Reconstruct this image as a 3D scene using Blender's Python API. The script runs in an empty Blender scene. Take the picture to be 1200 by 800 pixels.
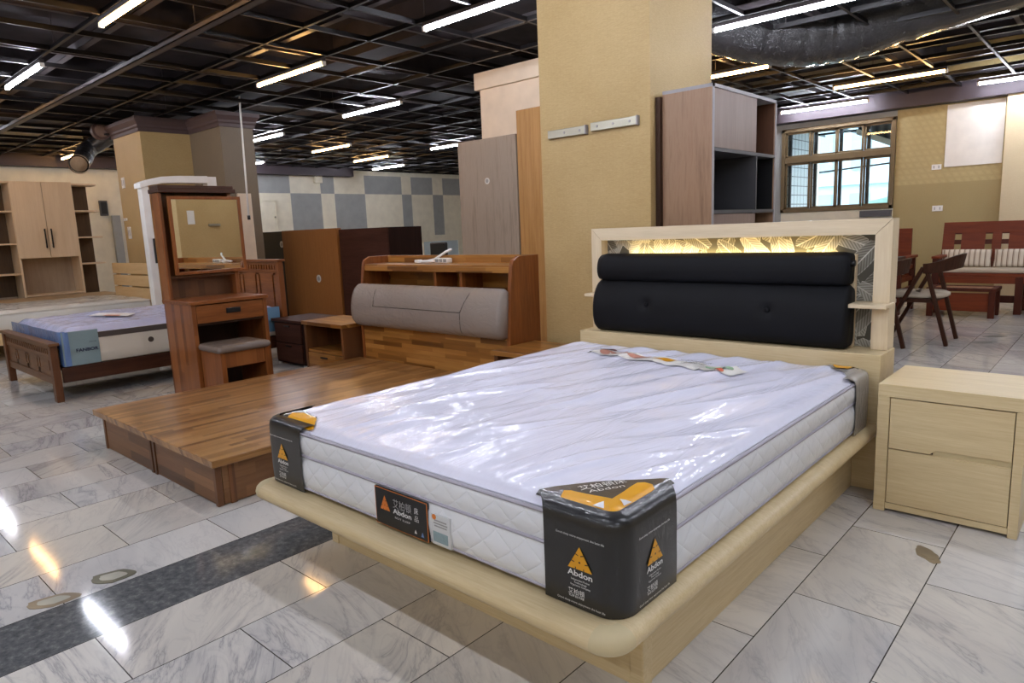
import bpy, bmesh, math, random
from mathutils import Vector, Matrix, noise
random.seed(7)
SC = bpy.context.scene
COL = SC.collection
PI = math.pi

# ------------------------------------------------------------------ colour / material helpers
def lin(c):
    return tuple((x/255/12.92 if x/255 <= .04045 else ((x/255+.055)/1.055)**2.4) for x in c) + (1.0,)

class NT:
    def __init__(s, name):
        s.m = bpy.data.materials.new(name); s.m.use_nodes = True
        s.t = s.m.node_tree; s.b = s.t.nodes['Principled BSDF']
    def n(s, typ, **kw):
        nd = s.t.nodes.new(typ)
        for k, v in kw.items():
            if k.startswith('i_'):
                nd.inputs[k[2:].replace('_', ' ')].default_value = v
            else:
                setattr(nd, k, v)
        return nd
    def l(s, a, b): s.t.links.new(a, b)
    def coord(s, scale=(1, 1, 1), rot=(0, 0, 0), loc=(0, 0, 0), src='Object'):
        tc = s.n('ShaderNodeTexCoord'); mp = s.n('ShaderNodeMapping')
        mp.inputs['Scale'].default_value = scale; mp.inputs['Rotation'].default_value = rot
        mp.inputs['Location'].default_value = loc
        s.l(tc.outputs[src], mp.inputs['Vector']); return mp.outputs['Vector']
    def noise(s, vec, scale, detail=3, rough=.5, dist=0):
        nd = s.n('ShaderNodeTexNoise'); nd.inputs['Scale'].default_value = scale
        nd.inputs['Detail'].default_value = detail; nd.inputs['Roughness'].default_value = rough
        nd.inputs['Distortion'].default_value = dist
        if vec is not None: s.l(vec, nd.inputs['Vector'])
        return nd.outputs['Fac']
    def ramp(s, fac, stops):
        nd = s.n('ShaderNodeValToRGB'); e = nd.color_ramp.elements
        while len(e) < len(stops): e.new(.5)
        for el, (p, c) in zip(e, stops): el.position = p; el.color = c
        s.l(fac, nd.inputs['Fac']); return nd.outputs['Color']
    def math(s, op, a, b=None, c=None):
        nd = s.n('ShaderNodeMath', operation=op)
        for i, v in enumerate((a, b, c)):
            if v is None: continue
            if isinstance(v, (int, float)): nd.inputs[i].default_value = v
            else: s.l(v, nd.inputs[i])
        return nd.outputs[0]
    def mix(s, fac, a, b, bt='MIX'):
        nd = s.n('ShaderNodeMix', data_type='RGBA', blend_type=bt)
        for k, v in ((0, fac), (6, a), (7, b)):
            if isinstance(v, (int, float)): nd.inputs[k].default_value = v
            elif isinstance(v, tuple): nd.inputs[k].default_value = v
            else: s.l(v, nd.inputs[k])
        return nd.outputs[2]
    def bump(s, h, strength=.2, dist=.01, to='Normal'):
        nd = s.n('ShaderNodeBump'); nd.inputs['Strength'].default_value = strength
        nd.inputs['Distance'].default_value = dist
        s.l(h, nd.inputs['Height']); s.l(nd.outputs['Normal'], s.b.inputs[to])
    def set(s, **kw):
        for k, v in kw.items():
            k = k.replace('_', ' ')
            if isinstance(v, (int, float, tuple)): s.b.inputs[k].default_value = v
            else: s.l(v, s.b.inputs[k])
        return s.m

def plain(name, rgb, rough=.5, metal=0., coat=0., bump=0., bscale=200, var=.06, spec=.5):
    t = NT(name); c = lin(rgb)
    v = t.noise(t.coord(), 6, 3)
    lo = tuple(x*(1-var) for x in c[:3])+(1,); hi = tuple(min(1, x*(1+var)) for x in c[:3])+(1,)
    t.set(Base_Color=t.ramp(v, [(.3, lo), (.7, hi)]), Roughness=rough, Metallic=metal, Coat_Weight=coat, Specular_IOR_Level=spec)
    if bump: t.bump(t.noise(t.coord(), bscale, 2), bump, .002)
    return t.m

def wood(name, c1, c2, axis='X', scale=1., rough=.4, coat=.0, c3=None, fine=.35, stretch=14, spec=.4):
    t = NT(name)
    sc = {'X': (1, stretch, stretch), 'Y': (stretch, 1, stretch), 'Z': (stretch, stretch, 1)}[axis]
    v = t.coord(scale=tuple(x*scale for x in sc))
    n1 = t.noise(v, 1.3, 5, .6, .6); n2 = t.noise(v, 9, 3, .6)
    f = t.math('ADD', t.math('MULTIPLY', n1, 1-fine), t.math('MULTIPLY', n2, fine))
    stops = [(.32, lin(c1)), (.66, lin(c2))]
    if c3: stops = [(.3, lin(c1)), (.5, lin(c2)), (.7, lin(c3))]
    t.set(Base_Color=t.ramp(f, stops), Roughness=rough, Coat_Weight=coat, Coat_Roughness=.15, Specular_IOR_Level=spec)
    t.bump(n2, .08, .002)
    return t.m

def staves(name, cols, axis='Y', length=.42, width=.052, rough=.3, coat=.3, joint=.0):
    """finger-jointed solid wood: staves running along axis, each with its own tone"""
    t = NT(name)
    tc = t.n('ShaderNodeTexCoord'); sp = t.n('ShaderNodeSeparateXYZ'); t.l(tc.outputs['Object'], sp.inputs[0])
    x, y, z = sp.outputs
    u = {'X': x, 'Y': y, 'Z': z}[axis]
    w = {'X': t.math('ADD', y, z), 'Y': t.math('ADD', x, z), 'Z': t.math('ADD', x, y)}[axis]
    row = t.math('FLOOR', t.math('DIVIDE', w, width))
    wn = t.n('ShaderNodeTexWhiteNoise', noise_dimensions='1D'); t.l(row, wn.inputs['W'])
    uu = t.math('ADD', t.math('DIVIDE', u, length), wn.outputs['Value'])
    cell = t.math('FLOOR', uu)
    cv = t.n('ShaderNodeCombineXYZ'); t.l(row, cv.inputs[0]); t.l(cell, cv.inputs[1])
    wn2 = t.n('ShaderNodeTexWhiteNoise', noise_dimensions='2D'); t.l(cv.outputs[0], wn2.inputs['Vector'])
    sc = {'X': (1, 18, 18), 'Y': (18, 1, 18), 'Z': (18, 18, 1)}[axis]
    mp = t.n('ShaderNodeMapping'); mp.inputs['Scale'].default_value = sc
    t.l(tc.outputs['Object'], mp.inputs['Vector'])
    off = t.n('ShaderNodeVectorMath', operation='ADD'); t.l(mp.outputs[0], off.inputs[0])
    o2 = t.n('ShaderNodeVectorMath', operation='SCALE'); t.l(cv.outputs[0], o2.inputs[0]); o2.inputs['Scale'].default_value = 3.7
    t.l(o2.outputs[0], off.inputs[1])
    g = t.noise(off.outputs[0], 2.2, 5, .6, .4)
    f = t.math('ADD', t.math('MULTIPLY', wn2.outputs['Value'], .62), t.math('MULTIPLY', g, .38))
    n = len(cols)
    col = t.ramp(f, [(.12+.7*i/(n-1), lin(c)) for i, c in enumerate(cols)])
    t.set(Base_Color=col, Roughness=rough, Coat_Weight=coat, Coat_Roughness=.18)
    t.bump(g, .05, .002)
    return t.m

def emit(name, rgb, strength):
    t = NT(name)
    t.set(Base_Color=(0, 0, 0, 1), Emission_Color=lin(rgb), Emission_Strength=strength)
    return t.m

# ------------------------------------------------------------------ mesh helpers
ORG = {}
class MB:
    """collects shapes in world coordinates; build() links them as one mesh object"""
    def __init__(s): s.bm = bmesh.new()
    def _mark(s, faces, mi, smooth=False):
        for f in faces:
            f.material_index = mi
            f.smooth = smooth
    def box(s, x0, x1, y0, y1, z0, z1, bev=0., mi=0, seg=2):
        b = bmesh.new(); bmesh.ops.create_cube(b, size=1)
        for v in b.verts:
            v.co = Vector((x0+(v.co.x+.5)*(x1-x0), y0+(v.co.y+.5)*(y1-y0), z0+(v.co.z+.5)*(z1-z0)))
        if bev:
            bmesh.ops.bevel(b, geom=list(b.edges), offset=bev, segments=seg, profile=.5, affect='EDGES')
        s.add(b, mi); return s
    def add(s, b, mi=0, mat=None, smooth=False):
        if mat is not None: bmesh.ops.transform(b, matrix=mat, verts=b.verts)
        s._mark(b.faces, mi, smooth)
        m = bpy.data.meshes.new('tmp'); b.to_mesh(m); b.free()
        s.bm.from_mesh(m); bpy.data.meshes.remove(m)
    def rbox(s, c, size, rot, bev=0., mi=0):
        b = bmesh.new(); bmesh.ops.create_cube(b, size=1)
        for v in b.verts: v.co = Vector((v.co.x*size[0], v.co.y*size[1], v.co.z*size[2]))
        if bev: bmesh.ops.bevel(b, geom=list(b.edges), offset=bev, segments=2, profile=.5, affect='EDGES')
        s.add(b, mi, Matrix.Translation(c) @ rot); return s
    def bar(s, a, b_, w, d, bev=0., mi=0, up=(0, 0, 1)):
        """rectangular bar from a to b"""
        a = Vector(a); b_ = Vector(b_); z = (b_-a); L = z.length; z.normalize()
        u = Vector(up); x = u.cross(z)
        if x.length < 1e-4: x = Vector((1, 0, 0)).cross(z)
        x.normalize(); y = z.cross(x)
        R = Matrix((x, y, z)).transposed().to_4x4()
        return s.rbox((a+b_)/2, (w, d, L), R, bev, mi)
    def prism(s, poly, axis, a0, a1, bev=0., mi=0):
        """extrude a polygon: axis X -> poly is (y,z); Y -> (x,z); Z -> (x,y)"""
        def P(p, a): return {'X': (a, p[0], p[1]), 'Y': (p[0], a, p[1]), 'Z': (p[0], p[1], a)}[axis]
        b = bmesh.new(); v0 = [b.verts.new(P(p, a0)) for p in poly]; v1 = [b.verts.new(P(p, a1)) for p in poly]
        b.faces.new(v0); b.faces.new(v1[::-1]); n = len(poly)
        for i in range(n): b.faces.new((v0[i], v1[i], v1[(i+1) % n], v0[(i+1) % n]))
        bmesh.ops.recalc_face_normals(b, faces=b.faces)
        if bev: bmesh.ops.bevel(b, geom=list(b.edges), offset=bev, segments=2, profile=.5, affect='EDGES')
        s.add(b, mi); return s
    def tube(s, pts, r, seg=10, mi=0, cap=True):
        pts = [Vector(p) for p in pts]; b = bmesh.new(); rings = []
        rs = r if isinstance(r, (list, tuple)) else [r]*len(pts)
        up = Vector((0, 0, 1))
        for i, p in enumerate(pts):
            t = (pts[min(i+1, len(pts)-1)]-pts[max(i-1, 0)]).normalized()
            x = t.cross(up)
            if x.length < 1e-3: x = t.cross(Vector((0, 1, 0)))
            x.normalize(); y = x.cross(t)
            rings.append([b.verts.new(p+rs[i]*(math.cos(2*PI*k/seg)*x+math.sin(2*PI*k/seg)*y)) for k in range(seg)])
        for r0, r1 in zip(rings, rings[1:]):
            for k in range(seg): b.faces.new((r0[k], r0[(k+1) % seg], r1[(k+1) % seg], r1[k]))
        if cap: b.faces.new(rings[0][::-1]); b.faces.new(rings[-1])
        bmesh.ops.recalc_face_normals(b, faces=b.faces)
        s.add(b, mi, smooth=True); return s
    def loft(s, rings, mi=0, caps=True, smooth=True, closed=True):
        b = bmesh.new(); R = [[b.verts.new(p) for p in r] for r in rings]; n = len(R[0])
        for r0, r1 in zip(R, R[1:]):
            for k in range(n if closed else n-1): b.faces.new((r0[k], r0[(k+1) % n], r1[(k+1) % n], r1[k]))
        if caps: b.faces.new(R[0][::-1]); b.faces.new(R[-1])
        bmesh.ops.recalc_face_normals(b, faces=b.faces)
        s.add(b, mi, smooth=smooth); return s
    def grid(s, f, nu, nv, mi=0, smooth=True, thick=0.):
        b = bmesh.new(); V = [[b.verts.new(f(i/nu, j/nv)) for j in range(nv+1)] for i in range(nu+1)]
        for i in range(nu):
            for j in range(nv): b.faces.new((V[i][j], V[i+1][j], V[i+1][j+1], V[i][j+1]))
        bmesh.ops.recalc_face_normals(b, faces=b.faces)
        if thick: bmesh.ops.solidify(b, geom=list(b.faces), thickness=thick)
        s.add(b, mi, smooth=smooth); return s
    def poly(s, pts, mi=0):
        vs = [s.bm.verts.new(p) for p in pts]; f = s.bm.faces.new(vs); f.material_index = mi; return s
    def ball(s, c, r, sc=(1, 1, 1), mi=0, seg=16):
        b = bmesh.new(); bmesh.ops.create_uvsphere(b, u_segments=seg, v_segments=seg//2+2, radius=r)
        s.add(b, mi, Matrix.Translation(c) @ Matrix.Diagonal((*sc, 1)), True); return s
    def disc(s, c, r, axis, d, seg=24, mi=0, sx=1.):
        """short cylinder centred at c, thickness d along axis"""
        b = bmesh.new(); bmesh.ops.create_cone(b, cap_ends=True, segments=seg, radius1=r, radius2=r, depth=d)
        R = {'Z': Matrix.Identity(4), 'X': Matrix.Rotation(PI/2, 4, 'Y'), 'Y': Matrix.Rotation(PI/2, 4, 'X')}[axis]
        s.add(b, mi, Matrix.Translation(c) @ R @ Matrix.Diagonal((sx, 1, 1, 1))); return s
    def build(s, name, mats, parent=None, org=None):
        o3 = Vector(org) if org is not None else (ORG[parent.as_pointer()] if parent else Vector((0, 0, 0)))
        bmesh.ops.translate(s.bm, verts=s.bm.verts, vec=-o3)
        m = bpy.data.meshes.new(name); s.bm.to_mesh(m); s.bm.free()
        for x in (mats if isinstance(mats, (list, tuple)) else [mats]): m.materials.append(x)
        o = bpy.data.objects.new(name, m); COL.objects.link(o)
        if parent: o.parent = parent
        else: o.location = o3
        ORG[o.as_pointer()] = o3
        return o

def _each(s, name, mats, parent=None, org=None):
    """one object per separate piece"""
    bm = s.bm; bm.verts.ensure_lookup_table(); seen = set(); out = []
    for v0 in bm.verts:
        if v0 in seen: continue
        st = [v0]; isl = set([v0])
        while st:
            v = st.pop()
            for e in v.link_edges:
                w = e.other_vert(v)
                if w not in isl: isl.add(w); st.append(w)
        seen |= isl; out.append(isl)
    res = []
    for isl in out:
        m = MB(); mp = {v: m.bm.verts.new(v.co) for v in isl}
        for f in set(f for v in isl for f in v.link_faces):
            g = m.bm.faces.new([mp[v] for v in f.verts]); g.material_index = f.material_index; g.smooth = f.smooth
        res.append(m.build(name, mats, parent, org))
    bm.free(); return res
MB.each = _each

def tag(o, label, cat, group=None, kind=None):
    o['label'] = label; o['category'] = cat
    if group: o['group'] = group
    if kind: o['kind'] = kind
    return o
def thing(name, label, cat, loc, group=None):
    o = bpy.data.objects.new(name, None); COL.objects.link(o); o.location = loc; o.empty_display_size = .1
    ORG[o.as_pointer()] = Vector(loc)
    return tag(o, label, cat, group)
def single(name, mb, mat, label, cat, loc, group=None):
    return tag(mb.build(name, mat, None, loc), label, cat, group)
def struct(name, mb, mats, parent=None):
    o = mb.build(name, mats, parent)
    if parent is None: o['kind'] = 'structure'
    return o
def dup(root, delta, label=None, rotz=0):
    r = root.copy(); COL.objects.link(r); r.location = root.location + Vector(delta); r.rotation_euler.z += rotz
    if label: r['label'] = label
    ORG[r.as_pointer()] = r.location.copy()
    for ch in list(root.children):
        c = ch.copy(); COL.objects.link(c); c.parent = r
        for g in list(ch.children):
            d = g.copy(); COL.objects.link(d); d.parent = c
    return r

def text_into(mb, s, M, size, width=None, mi=0, bold=0., ext=.0004, align='CENTER'):
    cu = bpy.data.curves.new('txt', 'FONT'); cu.body = s; cu.size = 1; cu.align_x = align
    cu.offset = bold; cu.resolution_u = 3; cu.extrude = 0
    o = bpy.data.objects.new('txt', cu); COL.objects.link(o)
    dg = bpy.context.evaluated_depsgraph_get(); dg.update()
    me = bpy.data.meshes.new_from_object(o.evaluated_get(dg))
    bpy.data.objects.remove(o); bpy.data.curves.remove(cu)
    if not me.vertices: return
    xs = [v.co.x for v in me.vertices]; w = max(xs)-min(xs)
    sx = size if width is None else width/w
    b = bmesh.new(); b.from_mesh(me); bpy.data.meshes.remove(me)
    mb.add(b, mi, M @ Matrix.Diagonal((sx, size, 1, 1)))

def frame_M(o, xd, yd):
    x = Vector(xd).normalized(); y = Vector(yd).normalized(); z = x.cross(y)
    M = Matrix((x, y, z)).transposed().to_4x4(); M.translation = Vector(o); return M

# ------------------------------------------------------------------ materials
M = {}
def floor_material():
    t = NT('marble_tiles')
    geo = t.n('ShaderNodeTexCoord'); sp = t.n('ShaderNodeSeparateXYZ'); t.l(geo.outputs['Object'], sp.inputs[0])
    x, y, _ = sp.outputs
    W, L = .305, .61
    cx = t.math('DIVIDE', t.math('ADD', x, .41), W); ci = t.math('FLOOR', cx); fx = t.math('SUBTRACT', cx, ci)
    par = t.math('ABSOLUTE', t.math('MODULO', ci, 2.0))
    ys = t.math('ADD', t.math('SUBTRACT', y, .53), t.math('MULTIPLY', par, .305))
    cy = t.math('DIVIDE', ys, L); cj = t.math('FLOOR', cy); fy = t.math('SUBTRACT', cy, cj)
    ex = t.math('MULTIPLY', t.math('MINIMUM', fx, t.math('SUBTRACT', 1.0, fx)), W)
    ey = t.math('MULTIPLY', t.math('MINIMUM', fy, t.math('SUBTRACT', 1.0, fy)), L)
    band = t.math('MULTIPLY', t.math('GREATER_THAN', x, -2.545), t.math('LESS_THAN', x, -2.24))
    e = t.math('MINIMUM', ex, t.math('ADD', ey, t.math('MULTIPLY', band, 1.0)))
    seam = t.math('LESS_THAN', e, .0017)
    idv = t.n('ShaderNodeCombineXYZ'); t.l(ci, idv.inputs[0]); t.l(cj, idv.inputs[1])
    wn = t.n('ShaderNodeTexWhiteNoise', noise_dimensions='2D'); t.l(idv.outputs[0], wn.inputs['Vector'])
    # vein coordinates: shifted and turned tile by tile
    off = t.n('ShaderNodeVectorMath', operation='SCALE'); t.l(wn.outputs['Color'], off.inputs[0]); off.inputs['Scale'].default_value = 20
    add = t.n('ShaderNodeVectorMath', operation='ADD'); t.l(geo.outputs['Object'], add.inputs[0]); t.l(off.outputs[0], add.inputs[1])
    rot = t.n('ShaderNodeVectorRotate', rotation_type='Z_AXIS'); t.l(add.outputs[0], rot.inputs['Vector'])
    t.l(t.math('ADD', t.math('MULTIPLY', t.math('SUBTRACT', wn.outputs['Value'], .5), 1.3), .55), rot.inputs['Angle'])
    mp = t.n('ShaderNodeMapping'); mp.inputs['Scale'].default_value = (.8, 2.9, 1); t.l(rot.outputs[0], mp.inputs['Vector'])
    n1 = t.noise(mp.outputs[0], 1.4, 6, .62, 1.1)
    vein = t.math('ABSOLUTE', t.math('SUBTRACT', n1, .5))
    n2 = t.noise(mp.outputs[0], 3.2, 5, .6, 1.5)
    vein2 = t.math('ABSOLUTE', t.math('SUBTRACT', n2, .52))
    base = t.ramp(t.noise(mp.outputs[0], .9, 4, .55, .6), [(.32, lin((196, 195, 196))), (.5, lin((216, 215, 213))), (.7, lin((228, 226, 222)))])
    warm = t.ramp(wn.outputs['Value'], [(0, (.95, .92, .87, 1)), (.35, (.9, .89, .88, 1)), (.6, (.95, .89, .79, 1)), (.8, (.87, .84, .79, 1)), (1, (.96, .94, .91, 1))])
    base = t.mix(1., base, warm, 'MULTIPLY')
    v1 = t.ramp(vein, [(0, (.5, .5, .55, 1)), (.012, (.8, .8, .83, 1)), (.05, (1, 1, 1, 1))])
    v2 = t.ramp(vein2, [(0, (.7, .7, .74, 1)), (.03, (1, 1, 1, 1))])
    vs = t.ramp(t.noise(geo.outputs['Object'], .9, 2), [(.38, (.15, .15, .15, 1)), (.6, (.8, .8, .8, 1))])
    base = t.mix(vs, base, v1, 'MULTIPLY'); base = t.mix(.28, base, v2, 'MULTIPLY')
    # brown stain at the chipped corner, dark granite band
    gn = t.noise(geo.outputs['Object'], 38, 6, .7)
    gl = t.noise(geo.outputs['Object'], 7, 4, .6, 1.5)
    gr = t.ramp(gn, [(.3, lin((74, 76, 78))), (.55, lin((106, 108, 110))), (.75, lin((146, 146, 143)))])
    gv = t.ramp(t.math('ABSOLUTE', t.math('SUBTRACT', gl, .5)), [(0, lin((120, 118, 114))), (.012, (1, 1, 1, 1))])
    gr = t.mix(.35, gr, t.ramp(gl, [(.35, (.7, .7, .7, 1)), (.65, (1.0, 1.0, 1.0, 1))]), 'MULTIPLY')
    col = t.mix(band, base, gr)
    col = t.mix(seam, col, lin((70, 66, 62)))
    r = t.math('ADD', .05, t.math('MULTIPLY', gn, .06))
    t.set(Base_Color=col, Roughness=r, Specular_IOR_Level=.55)
    t.bump(t.math('SUBTRACT', 1.0, seam), .3, .002)
    return t.m
M['floor'] = floor_material()

def wallpaper(name, c1, c2, rough=.55, hexa=False):
    t = NT(name); v = t.coord()
    a = t.n('ShaderNodeTexWave', wave_type='BANDS', bands_direction='Z'); a.inputs['Scale'].default_value = 28; a.inputs['Distortion'].default_value = 2.5
    t.l(v, a.inputs['Vector'])
    c = t.coord(scale=(30, 30, 300)); n = t.noise(c, 1.4, 3, .7)
    big = t.noise(v, 2.2, 3)
    ck = t.n('ShaderNodeTexVoronoi', feature='DISTANCE_TO_EDGE'); ck.inputs['Scale'].default_value = 11 if hexa else 44
    ck.inputs['Randomness'].default_value = .0 if hexa else .35
    if hexa:
        tc = t.n('ShaderNodeTexCoord'); sp = t.n('ShaderNodeSeparateXYZ'); t.l(tc.outputs['Object'], sp.inputs[0])
        cb = t.n('ShaderNodeCombineXYZ'); t.l(t.math('MULTIPLY', t.math('ADD', sp.outputs[0], t.math('MULTIPLY', sp.outputs[2], .577)), 1.0), cb.inputs[0]); t.l(t.math('MULTIPLY', sp.outputs[2], 1.155), cb.inputs[1])
        ck.voronoi_dimensions = '2D'; t.l(cb.outputs[0], ck.inputs['Vector'])
    else:
        t.l(t.coord(), ck.inputs['Vector'])
    f = t.math('ADD', t.math('MULTIPLY', n, .5), t.math('ADD', t.math('MULTIPLY', big, .3), t.math('MULTIPLY', ck.outputs['Distance'], .35 if hexa else .12)))
    t.set(Base_Color=t.ramp(f, [(.3, lin(c1)), (.62, lin(c2))]), Roughness=rough, Sheen_Weight=.1)
    t.bump(t.math('ADD', n, ck.outputs['Distance']), .25 if hexa else .12, .004)
    return t.m
M['gold_paper'] = wallpaper('gold_wallpaper', (178, 150, 98), (204, 178, 128))
M['hex_paper'] = wallpaper('gold_hexagon_wallpaper', (166, 148, 100), (186, 168, 120), hexa=True)
M['olive_paper'] = wallpaper('olive_gold_wallpaper', (158, 140, 94), (174, 156, 108))
M['pale_paper'] = wallpaper('pale_wallpaper', (206, 188, 150), (222, 206, 172))
M['taupe_paper'] = wallpaper('taupe_wallpaper', (112, 98, 80), (132, 116, 94))
M['cream_wall'] = plain('cream_paint', (232, 227, 208), .6, bump=.05)
M['grey_wall'] = plain('grey_paint', (158, 162, 162), .6, bump=.05)
M['peach_wall'] = plain('peach_paint', (226, 208, 186), .6)
M['white_paint'] = plain('white_paint', (226, 222, 214), .5)
M['ceiling'] = plain('dark_slab_paint', (40, 34, 38), .8, var=.35)
M['grid'] = plain('black_painted_steel', (24, 21, 22), .38, .1)
M['channel'] = plain('grey_galvanised_steel', (84, 78, 80), .42, .4)
M['beam'] = plain('plum_paint', (66, 57, 63), .6)
M['crown'] = plain('plum_moulding_paint', (84, 67, 66), .5)
M['cream'] = wood('cream_ash_laminate', (202, 179, 134), (222, 203, 162), 'X', 1., .42, fine=.5, stretch=22)
M['creamY'] = wood('cream_ash_laminate_long', (202, 179, 134), (222, 203, 162), 'Y', 1., .42, fine=.5, stretch=22)
M['creamL'] = wood('pale_ash_laminate', (214, 194, 160), (228, 211, 180), 'X', 1., .45, fine=.5, stretch=22)
M['creamLZ'] = wood('pale_ash_laminate_upright', (214, 194, 160), (228, 211, 180), 'Z', 1., .45, fine=.5, stretch=22)
M['cap'] = plain('matte_cream_cap', (206, 190, 150), .6, var=.1)
AC = [(98, 64, 32), (126, 87, 48), (152, 109, 63), (172, 128, 78), (134, 93, 52)]
M['acY'] = staves('acacia_staves_long', AC, 'Y', .55, .034, .3, .35)
AC2 = [(94, 56, 22), (130, 84, 36), (160, 108, 50), (182, 130, 66), (142, 94, 42)]
M['acX'] = staves('acacia_staves_cross', AC2, 'X', .34, .034, .3, .3)
ACD = [(74, 48, 28), (102, 68, 40), (130, 90, 54), (114, 76, 44), (142, 100, 62)]
M['acXd'] = staves('acacia_staves_drawer', ACD, 'X', .4, .05, .4, .1)
M['acYd'] = staves('acacia_staves_side', ACD, 'Y', .4, .05, .4, .1)
RW = [(96, 52, 22), (126, 72, 34), (152, 92, 46), (134, 78, 38)]
M['acZ'] = staves('walnut_staves_upright', RW, 'Z', .6, .05, .35, .2)
M['acZd'] = staves('dark_walnut_staves_upright', [(80, 48, 26), (104, 66, 38), (120, 76, 42)], 'Z', .6, .05, .4, .1)
M['redY'] = wood('red_walnut_long', (108, 58, 26), (150, 90, 44), 'Y', 1, .35, .2)
M['redX'] = wood('red_walnut_cross', (108, 58, 26), (150, 90, 44), 'X', 1, .35, .2)
M['walnutX'] = wood('brown_walnut_cross', (92, 60, 36), (124, 84, 52), 'X', 1, .4)
M['walnutZ'] = wood('brown_walnut_upright', (84, 50, 28), (112, 70, 42), 'Z', 1, .4)
M['redZ'] = wood('red_walnut_upright', (108, 58, 24), (150, 88, 42), 'Z', 1, .35, .2)
M['darkred'] = wood('dark_and_shaded_walnut', (52, 26, 14), (76, 42, 24), 'Y', 1, .4, .1)
M['darkback'] = wood('deep_brown_board', (44, 24, 12), (62, 36, 20), 'Z', 1, .5)
M['wenge'] = wood('wenge_laminate', (54, 30, 22), (74, 44, 34), 'X', 1, .55, spec=.12)
M['wengeZ'] = wood('dark_wenge_laminate', (32, 18, 15), (44, 26, 22), 'Z', 1, .6, spec=.1)
M['black_board'] = wood('black_ash_board', (30, 26, 25), (44, 38, 36), 'Z', 1, .45)
M['brown_board'] = wood('brown_teak_board', (132, 84, 42), (160, 106, 56), 'Z', 1.6, .4, fine=.6, stretch=24)
M['greyoak'] = wood('grey_oak_board', (126, 112, 100), (156, 142, 128), 'Z', .8, .45, c3=(144, 130, 117), stretch=18)
M['oak'] = wood('honey_oak_board', (156, 112, 60), (184, 140, 84), 'Z', 1., .45, stretch=20)
M['pinkwal'] = wood('rose_walnut_laminate', (122, 92, 70), (156, 124, 98), 'Z', .7, .4, c3=(140, 106, 82), stretch=12)
M['pinkwal2'] = wood('rose_walnut_door', (122, 102, 94), (140, 120, 110), 'Z', .7, .4, stretch=14)
M['redbench'] = wood('cherry_timber', (88, 33, 13), (126, 56, 22), 'X', 1, .5, spec=.25)
M['redbenchZ'] = wood('cherry_timber_dark', (58, 23, 12), (84, 36, 18), 'Z', 1, .5, spec=.2)
M['chairwood'] = wood('espresso_beech', (44, 23, 13), (68, 38, 22), 'Z', 1, .5, spec=.18)
M['slatwood'] = wood('light_maple', (204, 172, 122), (222, 192, 144), 'X', 1, .4)
M['plank'] = wood('weathered_plank_sheet', (150, 126, 96), (200, 176, 138), 'Y', .6, .5, fine=.4, stretch=8)
M['bookcase'] = wood('pale_maple_laminate', (218, 194, 162), (230, 208, 178), 'Z', 1, .45, stretch=16)
M['bookin'] = wood('grey_brown_back', (164, 146, 124), (184, 166, 144), 'Z', 1, .5)
M['bookdark'] = wood('dark_brown_back', (74, 56, 38), (96, 74, 50), 'Z', 1, .5)
M['black'] = plain('black_plastic', (18, 18, 19), .4)
M['blackhole'] = plain('black_laminate', (20, 20, 22), .45)
M['greytrim'] = plain('grey_edge_band', (150, 146, 148), .4)
M['darktrim'] = plain('charcoal_edge_band', (74, 74, 78), .4)
M['revealshade'] = plain('dark_reveal_shade', (34, 36, 38), .5)
M['leather'] = plain('black_leatherette', (14, 15, 19), .6, bump=.12, bscale=420, var=.15, spec=.2)
M['steel'] = plain('brushed_steel', (176, 172, 156), .35, .75)
M['white'] = plain('white_plastic', (232, 230, 226), .4)
M['silverpl'] = plain('pale_sticker', (206, 204, 200), .4)
M['ink'] = plain('navy_ink', (22, 30, 66), .5)
M['inkk'] = plain('black_ink', (24, 24, 28), .5)
M['yellow'] = plain('amber_print', (222, 158, 16), .4, coat=.15, spec=.4)
M['label'] = plain('black_label_satin', (22, 22, 24), .35)
M['orange'] = plain('orange_print', (214, 120, 40), .3)
M['wprint'] = plain('white_print', (220, 220, 220), .35)
M['gprint'] = plain('grey_print', (150, 150, 150), .35)
M['bronze'] = plain('bronze_aluminium', (104, 88, 62), .45, .3)
M['seatfab'] = plain('oatmeal_fabric', (186, 172, 152), .85, bump=.2, bscale=500)
M['tube_w'] = emit('cool_white_tube', (236, 240, 253), 46)
M['tube_y'] = emit('warm_white_tube', (255, 196, 122), 21)
M['led'] = emit('warm_led_strip', (255, 224, 150), 10)

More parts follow.
